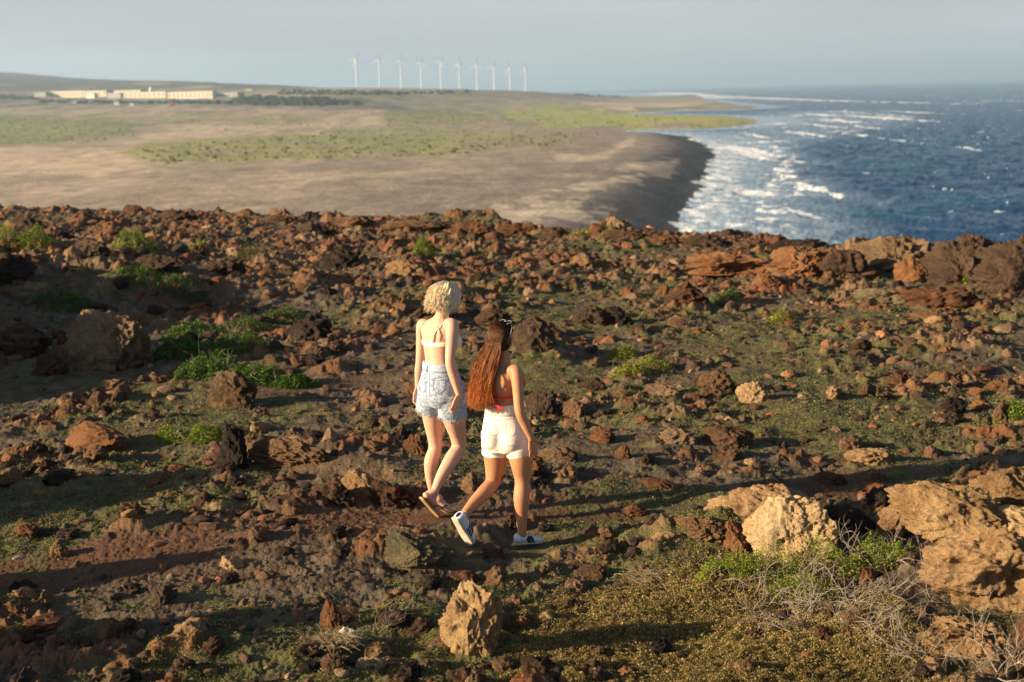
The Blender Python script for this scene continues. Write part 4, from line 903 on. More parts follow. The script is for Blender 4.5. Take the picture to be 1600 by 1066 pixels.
def drape(obj, parent, name, pix, mat, rad=.0016, off=.0012):
    '''a stitched line lying on the cloth, following the given photo pixels'''
    from mathutils.bvhtree import BVHTree
    me = obj.data; bv = BVHTree.FromPolygons([v.co for v in me.vertices], [tuple(p.vertices) for p in me.polygons]); out = []
    pix = crom(np.array([(a, b, 0) for a, b in pix], float), 3 * len(pix))
    for a, b, _ in pix:
        d = ray(a, b); d = d / np.linalg.norm(d); h = bv.ray_cast(Vector(CAM), Vector(d))
        if h[0] is not None: out.append(np.array(h[0]) + np.array(h[1]) * off)
    if len(out) < 3: return
    v, f, c = ribbon_tubes([np.array(out)], [rad], [np.array((.5, .5, .5))], 5); link(name, mesh_np(name, v, f, None, True, [mat]), parent)
def woman_blonde():
    D = 10.10; FA = R(50)
    f = np.array((math.sin(FA), math.cos(FA), 0)); r = np.array((math.cos(FA), -math.sin(FA), 0)); up = np.array((0, 0, 1.))
    root = bpy.data.objects.new('person', None); COL.objects.link(root)
    base = P(690, 803, D + 0.05)
    tag(root, 'blonde woman in cream bikini top and faded denim shorts walking in flip flops', 'woman')
    skin = skin_material('fair_skin', (0.60, 0.36, 0.255), (0.58, 0.29, 0.21))
    bl = Blob()
    rows = [(P(689, 634, D), FA, 0.115, 0.085), (P(689, 619, D), FA, 0.158, 0.118), (P(689, 603, D), FA, 0.160, 0.122), (P(688, 585, D), FA, 0.140, 0.102), (P(686, 566, D), FA, 0.116, 0.084), (P(685, 550, D), FA, 0.118, 0.085),
            (P(685, 534, D), FA, 0.135, 0.094), (P(685, 519, D), FA, 0.150, 0.090), (P(685, 509, D), FA, 0.148, 0.074), (P(686, 502, D + .01), FA, 0.112, 0.060), (P(689, 496, D + .015), FA, 0.062, 0.052), (P(691.5, 489, D + .02), FA, 0.047, 0.046), (P(694, 480, D + .03), FA, 0.038, 0.038)]
    bl.loft(torso_rings(rows, 120, n=90))
    for sg in (1, -1): bl.ell(P(688, 611, D) + r * sg * 0.070 - f * 0.050, np.eye(3) * 0.078)
    chest = P(685, 534, D)
    for sg in (1, -1): bl.ell(chest + r * sg * 0.072 + f * 0.085, np.eye(3) * 0.060)
    hc = P(697, 468, D + 0.02); hf, hr, hu = head(bl, hc, R(72), R(22), 0.96)
    # shoulder blades
    for sg in (1, -1): bl.ell(P(685, 520, D) + r * sg * 0.075 - f * 0.070, np.stack([r * .045, f * .010, up * .06]))
    # arms
    sl, sr_ = P(660, 510, D + 0.125), P(707, 510, D - 0.125)
    el, wl = P(656.5, 565, D + 0.14), P(653, 604, D + 0.18); er, wr = P(703.5, 567, D - 0.20), P(717, 616, D - 0.19)
    bl.tube([sl + r * .035 + up * .012, sl, (sl * .55 + el * .45), el, el * .6 + wl * .4, wl], [0.045, 0.045, 0.038, 0.033, 0.034, 0.022])
    bl.tube([sr_ - r * .035 + up * .012, sr_, (sr_ * .55 + er * .45), er, er * .6 + wr * .4, wr], [0.045, 0.047, 0.041, 0.035, 0.036, 0.0225])
    hand(bl, wl, P(651, 622, D + 0.18) - wl, r, f, 0.165, 0.4); hand(bl, wr, P(707, 643, D - 0.19) - wr, -r * 0.6 + f * 0.1 - np.array((0.5, 0, 0)), f, 0.17, 0.30)
    # legs
    hl, hr2 = P(675, 612, D + 0.07), P(704, 612, D - 0.07)
    kl, al = P(680, 701, D + 0.13), P(677, 772, D + 0.12); kr, ar = P(716.5, 699, D + 0.06), P(679, 768, D - 0.10)
    bl.tube([hl, P(676.5, 650, D + .10), P(679.5, 683, D + .13), kl, P(674, 722, D + .11), P(673, 746, D + .11), al], [0.088, 0.079, 0.056, 0.050, 0.054, 0.039, 0.029])
    bl.tube([hr2, P(709, 650, D - .02), P(715.5, 680, D + .05), kr, P(705, 719, D - .0), P(690, 744, D - .06), ar], [0.092, 0.086, 0.061, 0.053, 0.055, 0.042, 0.029])
    # feet, bare in flip flops
    def foot(ank, heel, toe, upv):
        heel = np.asarray(heel); toe = np.asarray(toe); ff = nv(toe - heel); uu = nv(upv - ff * (upv @ ff)); rr = np.cross(ff, uu); L = np.linalg.norm(toe - heel)
        bl.tube([heel + ff * .03 + uu * .034, heel + ff * L * .35 + uu * .036, heel + ff * L * .62 + uu * .027, heel + ff * L * .78 + uu * .018], [.031, .033, .037, .036], side=rr, flat=0.75, m=18)
        bl.tube([ank, heel + ff * .045 + uu * .05], [.032, .034]); bl.tube([ank, heel + ff * L * .45 + uu * .036], [.028, .026])
        for i, o in enumerate((-.026, -.011, .002, .014, .025)):
            big = 0 if rr @ np.array((1, 0, 0)) > 0 else 0
            b0 = heel + ff * L * (.74 - .02 * abs(i - 1)) + rr * o + uu * .013; b1 = heel + ff * L * (1.0 - .028 * i) + rr * o * 1.05 + uu * .009
            bl.tube([b0, (b0 + b1) / 2 + uu * .003, b1], [.011, .009 + .003 * (i == 0), .008 + .003 * (i == 0)], m=10)
        sb = Blob(); rg = []
        for x, w in [(0, .5), (.03, .8), (.12, 1), (.3, .92), (.5, .9), (.7, 1.12), (.86, 1.12), (.97, .8), (1.02, .4)]:
            th_ = np.linspace(0, 2 * np.pi, 24, endpoint=False); rg.append(heel + ff * L * x + (np.sign(np.cos(th_)) * np.abs(np.cos(th_)) ** .5 * .037 * w)[:, None] * rr + (np.sign(np.sin(th_)) * np.abs(np.sin(th_)) ** .5 * .008 - .006)[:, None] * uu)
        sb.loft(rg); s_ = link('flip_flop', sb.build('flip_flop', .0035, 1), root); s_.data.materials.append(MF['sole'])
        st = Blob(); t0 = heel + ff * L * .80 + rr * -.015 + uu * .012
        for sg in (1, -1): st.tube([t0, heel + ff * L * .62 + rr * sg * .030 + uu * .040, heel + ff * L * .45 + rr * sg * .038 + uu * .004], [.0045, .0055, .005], m=8)
        st.tube([t0 - uu * .012, t0 + uu * .006], [.004, .004], m=8)
        ss = link('strap', st.build('strap', .0025, 1), s_); ss.data.materials.append(MF['strap'])
    MF = {'sole': plain('flip_flop_sole', (0.36, 0.24, 0.12), 0.8), 'strap': plain('flip_flop_strap', (0.05, 0.03, 0.025), 0.5)}
    foot(ar, P(659, 777, D - .16), P(685, 806, D - .02), np.array((0.55, 0.35, 0.75)))
    foot(al, P(672, 785, D + .08), P(706, 803, D + .10), np.array((0.1, 0.1, 1.0)))
    body = link('body', bl.build('body', 0.0038, 5), root); body.data.materials.append(skin)
    eyes(root, hc, hf, hr, hu, .96)
    # denim shorts
    sb = Blob(); srows = [(c, a, x + .012 + e, y + .012 + e) for (c, a, x, y), e in zip(rows[:5], (0.0, .010, .008, .003, .0))]
    sb.loft(torso_rings(srows, 120, n=60))
    for sg in (1, -1): sb.ell(P(688, 609, D) + r * sg * 0.068 - f * 0.052, np.stack([r * .088, f * .084, up * .105]))
    hemL, hemR = P(671, 641, D + .095), P(707, 648, D - .03)
    sb.tube([hl - up * .0, P(672.5, 628, D + .085), hemL], [0.104, 0.102, 0.100], caps=False, m=32); sb.tube([hr2, P(706, 630, D - .05), hemR], [0.108, 0.106, 0.104], caps=False, m=32)
    sm = NM('acid_washed_denim'); p = sm.pos(); n = sm.noise(p, 50, 7, 0.85); n2 = sm.noise(p, 7, 3, 0.6)
    c = sm.mix(sm.ramp(n, [(0.43, 0.0), (0.57, 1.0)]), (0.13, 0.18, 0.28), (0.46, 0.50, 0.56)); c = sm.mix(sm.ramp(n2, [(0.4, 0.0), (0.7, 0.4)]), c, (0.30, 0.38, 0.52))
    sm.fin(c, 0.9, sm.bump(sm.noise(sm.mapv(p, (14, 14, 30)), 1.0, 4, 0.6), .012, 0.7))
    sh = link('shorts', sb.build('shorts', 0.005, 3), root); sh.data.materials.append(sm.m)
    v, fq = solid_strip(rows, 0.285, 0.335, 0.010, 0.018); wb = link('waistband', mesh_np('waistband', v, fq, None, True, [cloth_material('denim_band', (0.30, 0.37, 0.50), (0.42, 0.48, 0.58), 60)]), sh)
    for ang_t in ((-0.45,), (0.25,), ):
        pass
    lb = Blob(); q = P(676, 571, D) - f * .098; lb.tube([q + up * .018, q - up * .024], [.006, .006], m=8, flat=.5); o = link('belt_loop', lb.build('belt_loop', .003, 1), sh); o.data.materials.append(plain('dark_denim', (0.03, 0.05, 0.12), .8))
    rs = np.random.RandomState(3); pt = []; rd = []; cl = []
    for hem, rad, ax in ((hemL, .101, hemL - hl), (hemR, .105, hemR - hr2)):
        ax = nv(ax); s1 = nv(np.cross(ax, (0, 1, 0.1))); s2 = np.cross(ax, s1)
        for i in range(220):
            a = rs.uniform(0, 6.28); b0 = hem + (np.cos(a) * s1 + np.sin(a) * s2) * rad; dd = ax * rs.uniform(.006, .024) + rs.normal(0, .004, 3)
            pt.append(np.array([b0 - ax * .006, b0 + dd * .5, b0 + dd + rs.normal(0, .002, 3)])); rd.append(.0011); cl.append(np.array((.62, .66, .72)) * rs.uniform(.7, 1.1))
    strands_object('frayed_hem', pt, rd, cl, leaf_mat('denim_thread', .1), sh)
    stitch = plain('denim_stitching', (.16, .20, .28), .9)
    for pth in ([(671, 583), (671.5, 600), (671, 622)], [(652, 588), (662, 591), (671, 593), (684, 591), (697, 588)], [(655, 594), (656, 608), (660, 613), (665, 609), (666, 595)], [(677, 595), (678, 609), (686, 615), (694, 609), (696, 593)], [(677, 595), (687, 595), (696, 593)]): drape(sh, sh, 'seam', pth, stitch)
    # bikini top
    cream = cloth_material('cream_lace', (0.80, 0.74, 0.52), (0.88, 0.84, 0.68), 90)
    v, fq = solid_strip(rows, 0.475, 0.515, 0.001, 0.0045); bt = link('bikini_top', mesh_np('bikini_top', v, fq, None, True, [cream]), root)
    for sg in (1, -1):
        v, fc = cup(chest + r * sg * .072 + f * .087, f, up, r, .063); link('cup', mesh_np('cup', v, fc, None, True, [cream]), bt)
    dark = plain('black_elastic', (0.015, 0.013, 0.02), .6)
    def strap(pts, mat, rad=.0038):
        q = Blob(); q.tube(pts, [rad] * len(pts), m=8); o = link('strap', q.build('strap', .002, 1), bt); o.data.materials.append(mat)
    Rr = torso_rings(rows, 44, .007, 0, 1, 60)
    def on(ti, an): return Rr[int(ti * 59)][int(an / 360 * 44) % 44]
    strap([on(.52, 297), on(.58, 300), on(.655, 307)], dark); strap([on(.52, 232), on(.58, 231), on(.655, 227)], dark)
    strap([on(.655, 307), on(.70, 312), P(702, 497, D - .05), on(.66, 55), on(.56, 60)], cream); strap([on(.655, 227), on(.70, 226), on(.72, 160), on(.56, 120)], cream)
    # bob hair, wavy, blown a little back
    hm = hair_material('blonde_hair'); rs = np.random.RandomState(8)
    mb = Blob(); bk = -hf
    def capfn(v):
        q = v.copy(); cut = (v[:, 1] > 0.35) & (v[:, 2] < 0.35); q[cut, 1] = 0.35 + (q[cut, 1] - .35) * 0.1; return q
    mb.ell(hc + bk * .012 + hu * .012, np.stack([hr * .090, hf * .104, hu * .112]), capfn); mb.ell(hc + bk * .05 - hu * .03 - up * .005, np.stack([hr * .078, hf * .054, hu * .062])); mb.ell(hc + bk * .02 - hu * .045 + hr * .03, np.stack([hr * .060, hf * .070, hu * .060]))
    hme = mb.build('hair', .005, 3); nvv = len(hme.vertices); a = hme.attributes.new('Col', 'FLOAT_COLOR', 'POINT'); a.data.foreach_set('color', np.tile(np.array((.95, .74, .44, 1), np.float32), nvv)); hme.materials.append(hm)
    hair = link('hair', hme, root)
    pts = []; rd = []; cl = []
    for i in range(2000):
        az = rs.uniform(0.62, 2 * math.pi - 0.62) if rs.rand() < .8 else rs.uniform(-.62, .62); el_ = rs.uniform(0.1, 1.5)
        d = np.array((math.sin(az) * math.cos(el_), math.cos(az) * math.cos(el_), math.sin(el_)))
        if d[1] > 0.55 and d[2] < 0.55: continue
        def S(dd, k=1.0): return hc + bk * .012 + hu * .010 + (dd[0] * .091 * hr + dd[1] * .104 * hf + dd[2] * .114 * hu) * k
        q = [S(d)]; dd = d.copy(); wv = rs.uniform(.6, 1.4); ph = rs.uniform(0, 6.28)
        steps = 9; L = rs.uniform(.09, .165)
        cur = S(d, 1.01); flow = nv(-hu + 0.75 * bk + 0.25 * (d[0] * hr))
        for k in range(steps):
            t = k / steps; rel = cur - (hc + bk * .012 + hu * .010); nrm = nv((rel @ hr) / .091 ** 2 * hr + (rel @ hf) / .104 ** 2 * hf + (rel @ hu) / .114 ** 2 * hu)
            fl = nv(-up * 1.0 + 0.35 * bk); tan_ = nv(fl - nrm * min(0, fl @ nrm) - nrm * max(0, fl @ nrm) * (0.75 if t < .5 else .2))
            clump = math.sin(az * 9 + el_ * 7) * 1.5; wav = hr * math.sin(clump + k * .85) * .0075 + nrm * math.cos(clump + k * .9 + .15 * ph) * .0055
            cur = cur + tan_ * L / steps + wav * (0.4 + t) + (bk * .005 * max(0, -d[0] * .6 + .6) + nrm * .0015) * (t > .55)
            q.append(cur)
        pts.append(np.array(q)); big = i % 9 == 0; rr = rs.uniform(.0045, .0075) if big else rs.uniform(.0011, .0026); rd.append(rr * np.concatenate([np.linspace(.8, 1, 5), np.linspace(1, .25, 5)])); cl.append(np.array((1.0, .84, .60)) * (rs.uniform(.6, 1.0) if big else rs.uniform(.75, .98)) * np.array((1, rs.uniform(.94, 1.03), rs.uniform(.8, 1.15))))
    for i in range(150):     # flyaways all round the bob
        az = rs.uniform(1.8, 4.5); el_ = rs.uniform(-.6, .25); d = np.array((math.sin(az) * math.cos(el_), math.cos(az) * math.cos(el_), math.sin(el_))); a0 = hc + bk * .012 + hu * .01 + (d[0] * .093 * hr + d[1] * .106 * hf + d[2] * .116 * hu)
        o_ = nv(a0 - hc); dd = nv(o_ * .5 - up * .7 + bk * .5 + rs.normal(0, .35, 3)); L = rs.uniform(.03, .075); pts.append(np.array([a0, a0 + dd * L * .4 + o_ * .006, a0 + dd * L * .75 + o_ * .009, a0 + dd * L + up * L * .25])); rd.append(np.array((.0016, .0014, .001, .0004))); cl.append(np.array((1.0, .84, .58)) * rs.uniform(.75, 1.0))
    for i in range(120):     # loose ends flicked out at the nape
        a0 = hc + bk * rs.uniform(.05, .10) - hu * rs.uniform(.05, .085) + hr * rs.normal(0, .045); dd = nv(bk * 1.0 - up * rs.uniform(.1, 1.1) + hr * rs.normal(0, .5)); L = rs.uniform(.02, .055)
        pts.append(np.array([a0, a0 + dd * L * .5 + up * .002, a0 + dd * L + up * L * rs.uniform(-.3, .4)])); rd.append(np.array((.0026, .002, .0006))); cl.append(np.array((.78, .56, .26)) * rs.uniform(.7, 1.2))
    strands_object('hair_strands', pts, rd, cl, hm, hair)
    return root
def woman_brunette():
    D = 9.52; FA = R(42)
    f = np.array((math.sin(FA), math.cos(FA), 0)); r = np.array((math.cos(FA), -math.sin(FA), 0)); up = np.array((0, 0, 1.))
    root = bpy.data.objects.new('person', None); COL.objects.link(root)
    tag(root, 'woman with very long dark hair, red bikini top, cream shorts and striped white sneakers', 'woman')
    skin = skin_material('tanned_skin', (0.47, 0.225, 0.115), (0.46, 0.18, 0.085))
    bl = Blob(); pf = np.array((math.sin(R(24)), math.cos(R(24)), 0)); pr = np.array((math.cos(R(24)), -math.sin(R(24)), 0))
    rows = [(P(790, 705, D), R(24), 0.115, 0.09), (P(791, 690, D), R(24), 0.156, 0.112), (P(791.5, 673, D), R(24), 0.160, 0.114), (P(789, 655, D), R(26), 0.140, 0.100), (P(785, 635, D), R(32), 0.107, 0.084), (P(783, 620, D), FA, 0.108, 0.082),
            (P(782, 605, D), FA, 0.122, 0.090), (P(780, 592, D), FA, 0.140, 0.088), (P(780, 582, D), FA, 0.140, 0.072), (P(782, 575, D + .01), FA, 0.105, 0.058), (P(785, 569, D + .01), FA, 0.060, 0.050), (P(787, 561, D + .01), FA, 0.045, 0.044), (P(786, 550, D + .01), FA, 0.040, 0.038), (P(785.5, 542, D + .01), FA, 0.030, 0.030)]
    bl.loft(torso_rings(rows, 120, n=90))
    for sg in (1, -1): bl.ell(P(791, 684, D) + pr * sg * 0.070 - pf * 0.045, np.eye(3) * 0.074)
    chest = P(781, 600, D)
    for sg in (1, -1): bl.ell(chest + r * sg * 0.072 + f * 0.088, np.eye(3) * 0.062)
    for sg in (1, -1): bl.ell(P(780, 592, D) + r * sg * 0.072 - f * 0.068, np.stack([r * .042, f * .009, up * .055]))
    hc = P(784, 530, D + 0.02); hf, hr, hu = head(bl, hc, R(52), R(4), 0.93)
    sl, sr_ = P(752, 584, D + 0.11), P(807, 583, D - 0.115)
    el = P(747.5, 624, D + 0.13); wl = el + f * .20 + up * .03 + r * .02; er, wr = P(812, 643, D - 0.21), P(830, 685, D - 0.20)
    bl.tube([sl + r * .035 + up * .010, sl, sl * .5 + el * .5, el, el * .6 + wl * .4, wl], [0.043, 0.044, 0.036, 0.033, 0.033, 0.021])
    bl.tube([sr_ - r * .035 + up * .010, sr_, sr_ * .5 + er * .5, er, er * .6 + wr * .4, wr], [0.043, 0.045, 0.037, 0.033, 0.034, 0.0215])
    hand(bl, wl, f + r * .3, r, up, 0.16, 0.5); hand(bl, wr, P(835.5, 718, D - .18) - wr, -r * 0.8 + f * 0.2, f, 0.165, 0.22)
    hl, hr2 = P(774, 674, D + 0.03), P(810, 674, D - 0.03)
    kl, al = P(769, 755, D + 0.05), P(727.5, 801, D - 0.18); kr, ar = P(816, 757, D - .04), P(815.5, 832, D - .04)
    bl.tube([hl, P(774.5, 715, D + .06), P(772, 741, D + .06), kl, P(756, 771, D - .03), P(740, 787, D - .11), al], [0.092, 0.083, 0.060, 0.052, 0.053, 0.042, 0.030])
    bl.tube([hr2, P(814, 715, D - .05), P(816, 742, D - .035), kr, P(815, 778, D - .06), P(815, 806, D - .05), ar], [0.094, 0.084, 0.060, 0.052, 0.056, 0.041, 0.030])
    # shoes
    M = {'shoe': cloth_material('white_leather', (0.66, 0.69, 0.76), (0.58, 0.62, 0.70), 30, .5), 'sole': cloth_material('rubber_sole', (0.56, 0.50, 0.40), (0.42, 0.37, 0.29), 25, .7), 'dark': plain('navy_stripe', (0.012, 0.015, 0.045), .5)}
    hR, tR = P(803.5, 851, D - .03), P(848.5, 847.5, D + .04); g0 = 0.0
    hL_, tL = P(709, 812, D - .25), P(733, 853, D - .10)
    shoe(root, hR, tR, np.array((0, 0, 1.)), M, 1); shoe(root, hL_, tL, np.array((0.70, 0.62, 0.25)), M, 1)
    bl.tube([ar, hR + nv(tR - hR) * .06 + up * .06], [.031, .034])
    uL = np.array((0.70, 0.62, 0.25)); bl.tube([al, hL_ + nv(tL - hL_) * .06 + nv(uL) * .06], [.031, .033])
    body = link('body', bl.build('body', 0.0038, 5), root); body.data.materials.append(skin)
    eyes(root, hc, hf, hr, hu, .93)
    sk = Blob(); sk.tube([ar + (hR - ar) * .45, hR + nv(tR - hR) * .06 + up * .05], [.036, .040]); o = link('sock', sk.build('sock', .003, 2), root); o.data.materials.append(M['shoe'])
    # cream shorts, tight
    sb = Blob(); srows = [(c, a, x + .007 + e, y + .007 + e) for (c, a, x, y), e in zip(rows[:5], (0.0, .006, .004, .002, .0))]
    sb.loft(torso_rings(srows, 120, n=60))
    for sg in (1, -1): sb.ell(P(791, 682, D) + pr * sg * 0.070 - pf * 0.052, np.stack([pr * .088, pf * .088, up * .098]))
    sb.tube([hl, P(774, 694, D + .045), P(773, 709, D + .05)], [0.100, 0.096, 0.0895], caps=False); sb.tube([hr2, P(812, 696, D - .045), P(812.5, 713, D - .04)], [0.102, 0.098, 0.0905], caps=False)
    cm = cloth_material('cream_stretch_denim', (0.70, 0.63, 0.55), (0.75, 0.69, 0.61), 12, .85, .002, (5, 5, 26))
    sh = link('shorts', sb.build('shorts', .005, 14), root); sh.data.materials.append(cm)
    v, fq = solid_strip(rows, 0.268, 0.335, 0.007, 0.0115); link('waistband', mesh_np('waistband', v, fq, None, True, [cm]), sh)
    stitch = plain('shorts_stitching', (.42, .37, .31), .9)
    for pth in ([(781, 645), (783, 662), (786, 680), (789, 700)], [(760, 652), (772, 656), (782, 657), (794, 655), (806, 652)], [(801, 640), (801, 648), (801, 656)], [(764, 663), (765, 678), (771, 681), (777, 678), (778, 663)], [(790, 663), (791, 678), (798, 681), (804, 677), (805, 662)]): drape(sh, sh, 'seam', pth, stitch, .0013)
    for hem, ax, rad in ((P(773, 708, D + .05), P(773, 709, D + .05) - hl, .0905), (P(812.5, 712, D - .04), P(812.5, 713, D - .04) - hr2, .0920)):
        ax = nv(ax); s1 = nv(np.cross(ax, (0, 1, .1))); s2 = np.cross(ax, s1); an = np.linspace(0, 2 * np.pi, 48, endpoint=False); rg = [hem + dz * ax + (np.cos(an)[:, None] * s1 + np.sin(an)[:, None] * s2) * rr for dz, rr in ((-.010, rad - .004), (-.010, rad), (.006, rad), (.006, rad - .004), (-.010, rad - .004))]
        v, fq = strip_mesh(rg); link('cuff', mesh_np('cuff', v, fq, None, True, [cm]), sh)
    # red bikini top with its tie
    red = cloth_material('red_bikini', (0.75, 0.05, 0.025), (0.65, 0.035, 0.02), 60)
    Rr = torso_rings(rows, 44, .007, 0, 1, 60)
    def on(ti, an): return Rr[int(ti * 59)][int(an / 360 * 44) % 44]
    v, fq = solid_strip(rows, 0.395, 0.41, 0.001, 0.0045); bt = link('bikini_top', mesh_np('bikini_top', v, fq, None, True, [red]), root)
    for sg in (1, -1):
        v, fc = cup(chest + r * sg * .072 + f * .090, f, up, r, .065); link('cup', mesh_np('cup', v, fc, None, True, [red]), bt)
    def string(pts, rad=.003):
        q = Blob(); q.tube(pts, [rad] * len(pts), m=8); o = link('string', q.build('string', .002, 1), bt); o.data.materials.append(red)
    kn = P(780, 620, D) - f * .094
    string([on(.62, 275), on(.52, 282), on(.44, 290), on(.40, 320)], .0028); string([kn, on(.385, 290), on(.375, 325)], .0028)
    rs = np.random.RandomState(4)
    for i in range(7):
        a0 = kn + rs.normal(0, .003, 3); e = P(777 + 1.6 * i + rs.normal(0, 1), 640 + rs.uniform(-8, 7), D - .15); string([a0, (a0 + e) / 2 - f * .012 + rs.normal(0, .006, 3), e], .0030)
    string([kn, kn + r * .03 + up * .012 - f * .01, kn + r * .045 - up * .012, kn + r * .01 - up * .004], .003); string([kn, kn - r * .03 + up * .01 - f * .01, kn - r * .042 - up * .014, kn], .003)
    # long hair
    hm = hair_material('long_brown_hair')
    mb = Blob()
    def capfn(v):
        q = v.copy(); cut = (v[:, 1] > 0.25) & (v[:, 2] < 0.30); q[cut, 1] = 0.25; return q
    mb.ell(hc - hf * .010 + hu * .012, np.stack([hr * .082, hf * .098, hu * .106]), capfn)
    C0 = P(779, 548, D - .05)
    mb.tube([P(777, 535, D) - f * .03, P(775, 553, D) - f * .045, P(768.5, 580, D) - f * .078, P(765.5, 598, D) - f * .082], [.060, .066, .080, .060], side=r, flat=.2)
    hme = mb.build('hair', .005, 4); nvv = len(hme.vertices); a = hme.attributes.new('Col', 'FLOAT_COLOR', 'POINT'); a.data.foreach_set('color', np.tile(np.array((.085, .032, .012, 1), np.float32), nvv)); hme.materials.append(hm)
    hair = link('hair', hme, root)
    pts = []; rd = []; cl = []; Oc = hc - hf * .010 + hu * .012
    for i in range(4300):
        az = rs.uniform(0, 2 * math.pi); el_ = math.asin(rs.uniform(-.6, .99)); d = np.array((math.sin(az) * math.cos(el_), math.cos(az) * math.cos(el_), math.sin(el_)))
        if d[1] > 0.30 and d[2] < 0.45: continue
        def S(dd, k=1.0): dd = nv(dd); return Oc + (dd[0] * .083 * hr + dd[1] * .099 * hf + dd[2] * .107 * hu) * k
        lat = d[0]
        back = np.array((lat * 1.25, -0.72, -.30)); low = np.array((lat * .7, -0.62, -.75))
        u = rs.uniform(0, 1); lk = math.sin(i * 12.9898) * .5 + .5
        t_lat = np.clip(lat * .85 + rs.normal(0, .25), -1, 1); tb = np.clip(t_lat * .8 + rs.normal(0, .25), -1, 1)
        def B(xc, py, w, o, tl): return P(xc, py, D) + r * tl * w - f * (o - .035 * tl * tl)
        th_o = .012 * rs.rand()
        m0 = B(777.5, 548, .078, .084 + th_o, t_lat); mid = B(773, 574, .074, .116 + th_o, t_lat + rs.normal(0, .05)); m2 = B(770, 598, .078, .122 + th_o, tb)
        end = B(769 + rs.normal(0, 3), 634 - 36 * (rs.rand() ** 1.3) * (.5 + .7 * abs(tb)), .086, .125 + .035 * rs.rand(), tb)
        if t_lat < -.6 and rs.rand() < .35: mid = mid - r * .03 + up * .01; m2 = m2 - r * .012
        path = [S(d, 1.01), S(d * .5 + back * .5, 1.03), S(back, 1.05), m0, mid, m2, end]
        q = crom(np.array(path), 15); t = np.linspace(0, 1, 15)[:, None]; q = q + (np.sin(t * rs.uniform(8, 16) + rs.uniform(0, 6)) * .002 * t) * r[None] + np.cos(t * rs.uniform(8, 14)) * t * .0015 * f[None]
        cid_ = math.floor(tb * 9 + rs.normal(0, .3)); q = q + (np.sin(cid_ * 2.1 + t * 7.0) * .007 * t ** 1.3) * r[None] - (np.cos(cid_ * 3.7 + t * 6.0) * .007 * t) * f[None]
        if rs.rand() < .11: q = q + (t ** 2) * (-r * rs.uniform(.0, .07) + rs.normal(0, .018, 3))[None]
        rr = rs.uniform(.0011, .0026); pts.append(q); rd.append(rr * np.concatenate([np.full(9, 1.), np.linspace(1, .25, 6)]))
        c0 = np.array((.085, .032, .014)) * rs.uniform(.6, 1.4); c1 = np.array((.50, .15, .028)) * rs.uniform(.35, 1.5); cl.append(c0 + (c1 - c0) * np.clip(t * 1.45 - .35, 0, 1) ** 1.3)  # lower ends coloured orange to stand for sunlight in the hair
    strands_object('hair_strands', pts, rd, cl, hm, hair)
    # sunglasses pushed up on the head
    gm = plain('glint_pale_frame', (0.55, 0.50, 0.45), .3); g = Blob()  # frame colour kept pale to carry the sun glint on the arms
    top = Oc + hu * .100 + hf * .035
    gl = link('sunglasses', None, root) if False else None
    for sg in (1, -1):
        g.tube([top + hr * sg * .062 - hu * .012 + hf * .01, Oc + hr * sg * .091 + hu * .05 + hf * .018, Oc + hr * sg * .088 - hu * .004 + hf * .002, hc + hr * sg * .083 - hu * .020 - hf * .008], [.0024, .0024, .0022, .002], m=8)
    an = np.linspace(0, 2 * np.pi, 17)
    for sg in (1, -1):
        g.tube([top + hr * sg * .034 + np.cos(a) * hr * .028 + np.sin(a) * (hf * .018 + hu * .010) + hu * .006 for a in an], [.0019] * 17, m=8)
    g.tube([top - hr * .010 + hu * .01, top + hr * .010 + hu * .01], [.003, .003], m=8)
    go = link('sunglasses', g.build('sunglasses', .0025, 1), root); go.data.materials.append(gm)
    for sg in (1, -1):
        v, fc = ico(3); q = top + hr * sg * .034 + hu * .006 + v[:, :1] * hr * .026 + v[:, 1:2] * (hf * .016 + hu * .009) + v[:, 2:] * (hu * .002 - hf * .001)
        link('lens', mesh_np('lens', q, fc, None, True, [plain('dark_lens', (.02, .015, .012), .08)]), go)
    return root
WOMEN = [woman_blonde(), woman_brunette()]
def ground_under(z0): return z0
# ------------------------------------------------------------------ plants
LEAF_M = leaf_mat('leaves', 0.3)
TWIG_M = NM('dry_twig'); _p = TWIG_M.pos(); TWIG_M = TWIG_M.fin(TWIG_M.mix(TWIG_M.noise(_p, 30, 3), (0.36, 0.30, 0.24), (0.16, 0.12, 0.09)), 0.9)
def leaves_np(rs, pos, size, col, upb=0.6, asp=0.45):
    n = len(pos); nrm = rs.normal(size=(n, 3)); nrm[:, 2] = np.abs(nrm[:, 2]) + upb; nrm /= np.linalg.norm(nrm, axis=1)[:, None]
    a = rs.normal(size=(n, 3)); a -= nrm * (a * nrm).sum(1)[:, None]; a /= np.linalg.norm(a, axis=1)[:, None]; b = np.cross(nrm, a); s = np.asarray(size)[:, None]
    v = np.stack([pos - a * s * .5, pos + b * s * asp * .5 + nrm * s * .10, pos + a * s * .5 + nrm * s * .05, pos - b * s * asp * .5 + nrm * s * .10], 1)
    return v.reshape(-1, 3), np.arange(n * 4).reshape(-1, 4), np.repeat(col, 4, 0)
def pal_mix(rs, n, pal, w=None):
    pal = np.array(pal); i = rs.choice(len(pal), n, p=w); j = rs.choice(len(pal), n, p=w); t = rs.rand(n)[:, None] * .4
    return (pal[i] * (1 - t) + pal[j] * t) * rs.uniform(.7, 1.25, n)[:, None]
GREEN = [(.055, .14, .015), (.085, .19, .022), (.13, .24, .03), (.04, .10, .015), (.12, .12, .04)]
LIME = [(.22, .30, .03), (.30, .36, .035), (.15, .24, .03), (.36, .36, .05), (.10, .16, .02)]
YELL = [(.34, .33, .05), (.42, .36, .06), (.25, .26, .04), (.30, .22, .06), (.15, .17, .03)]
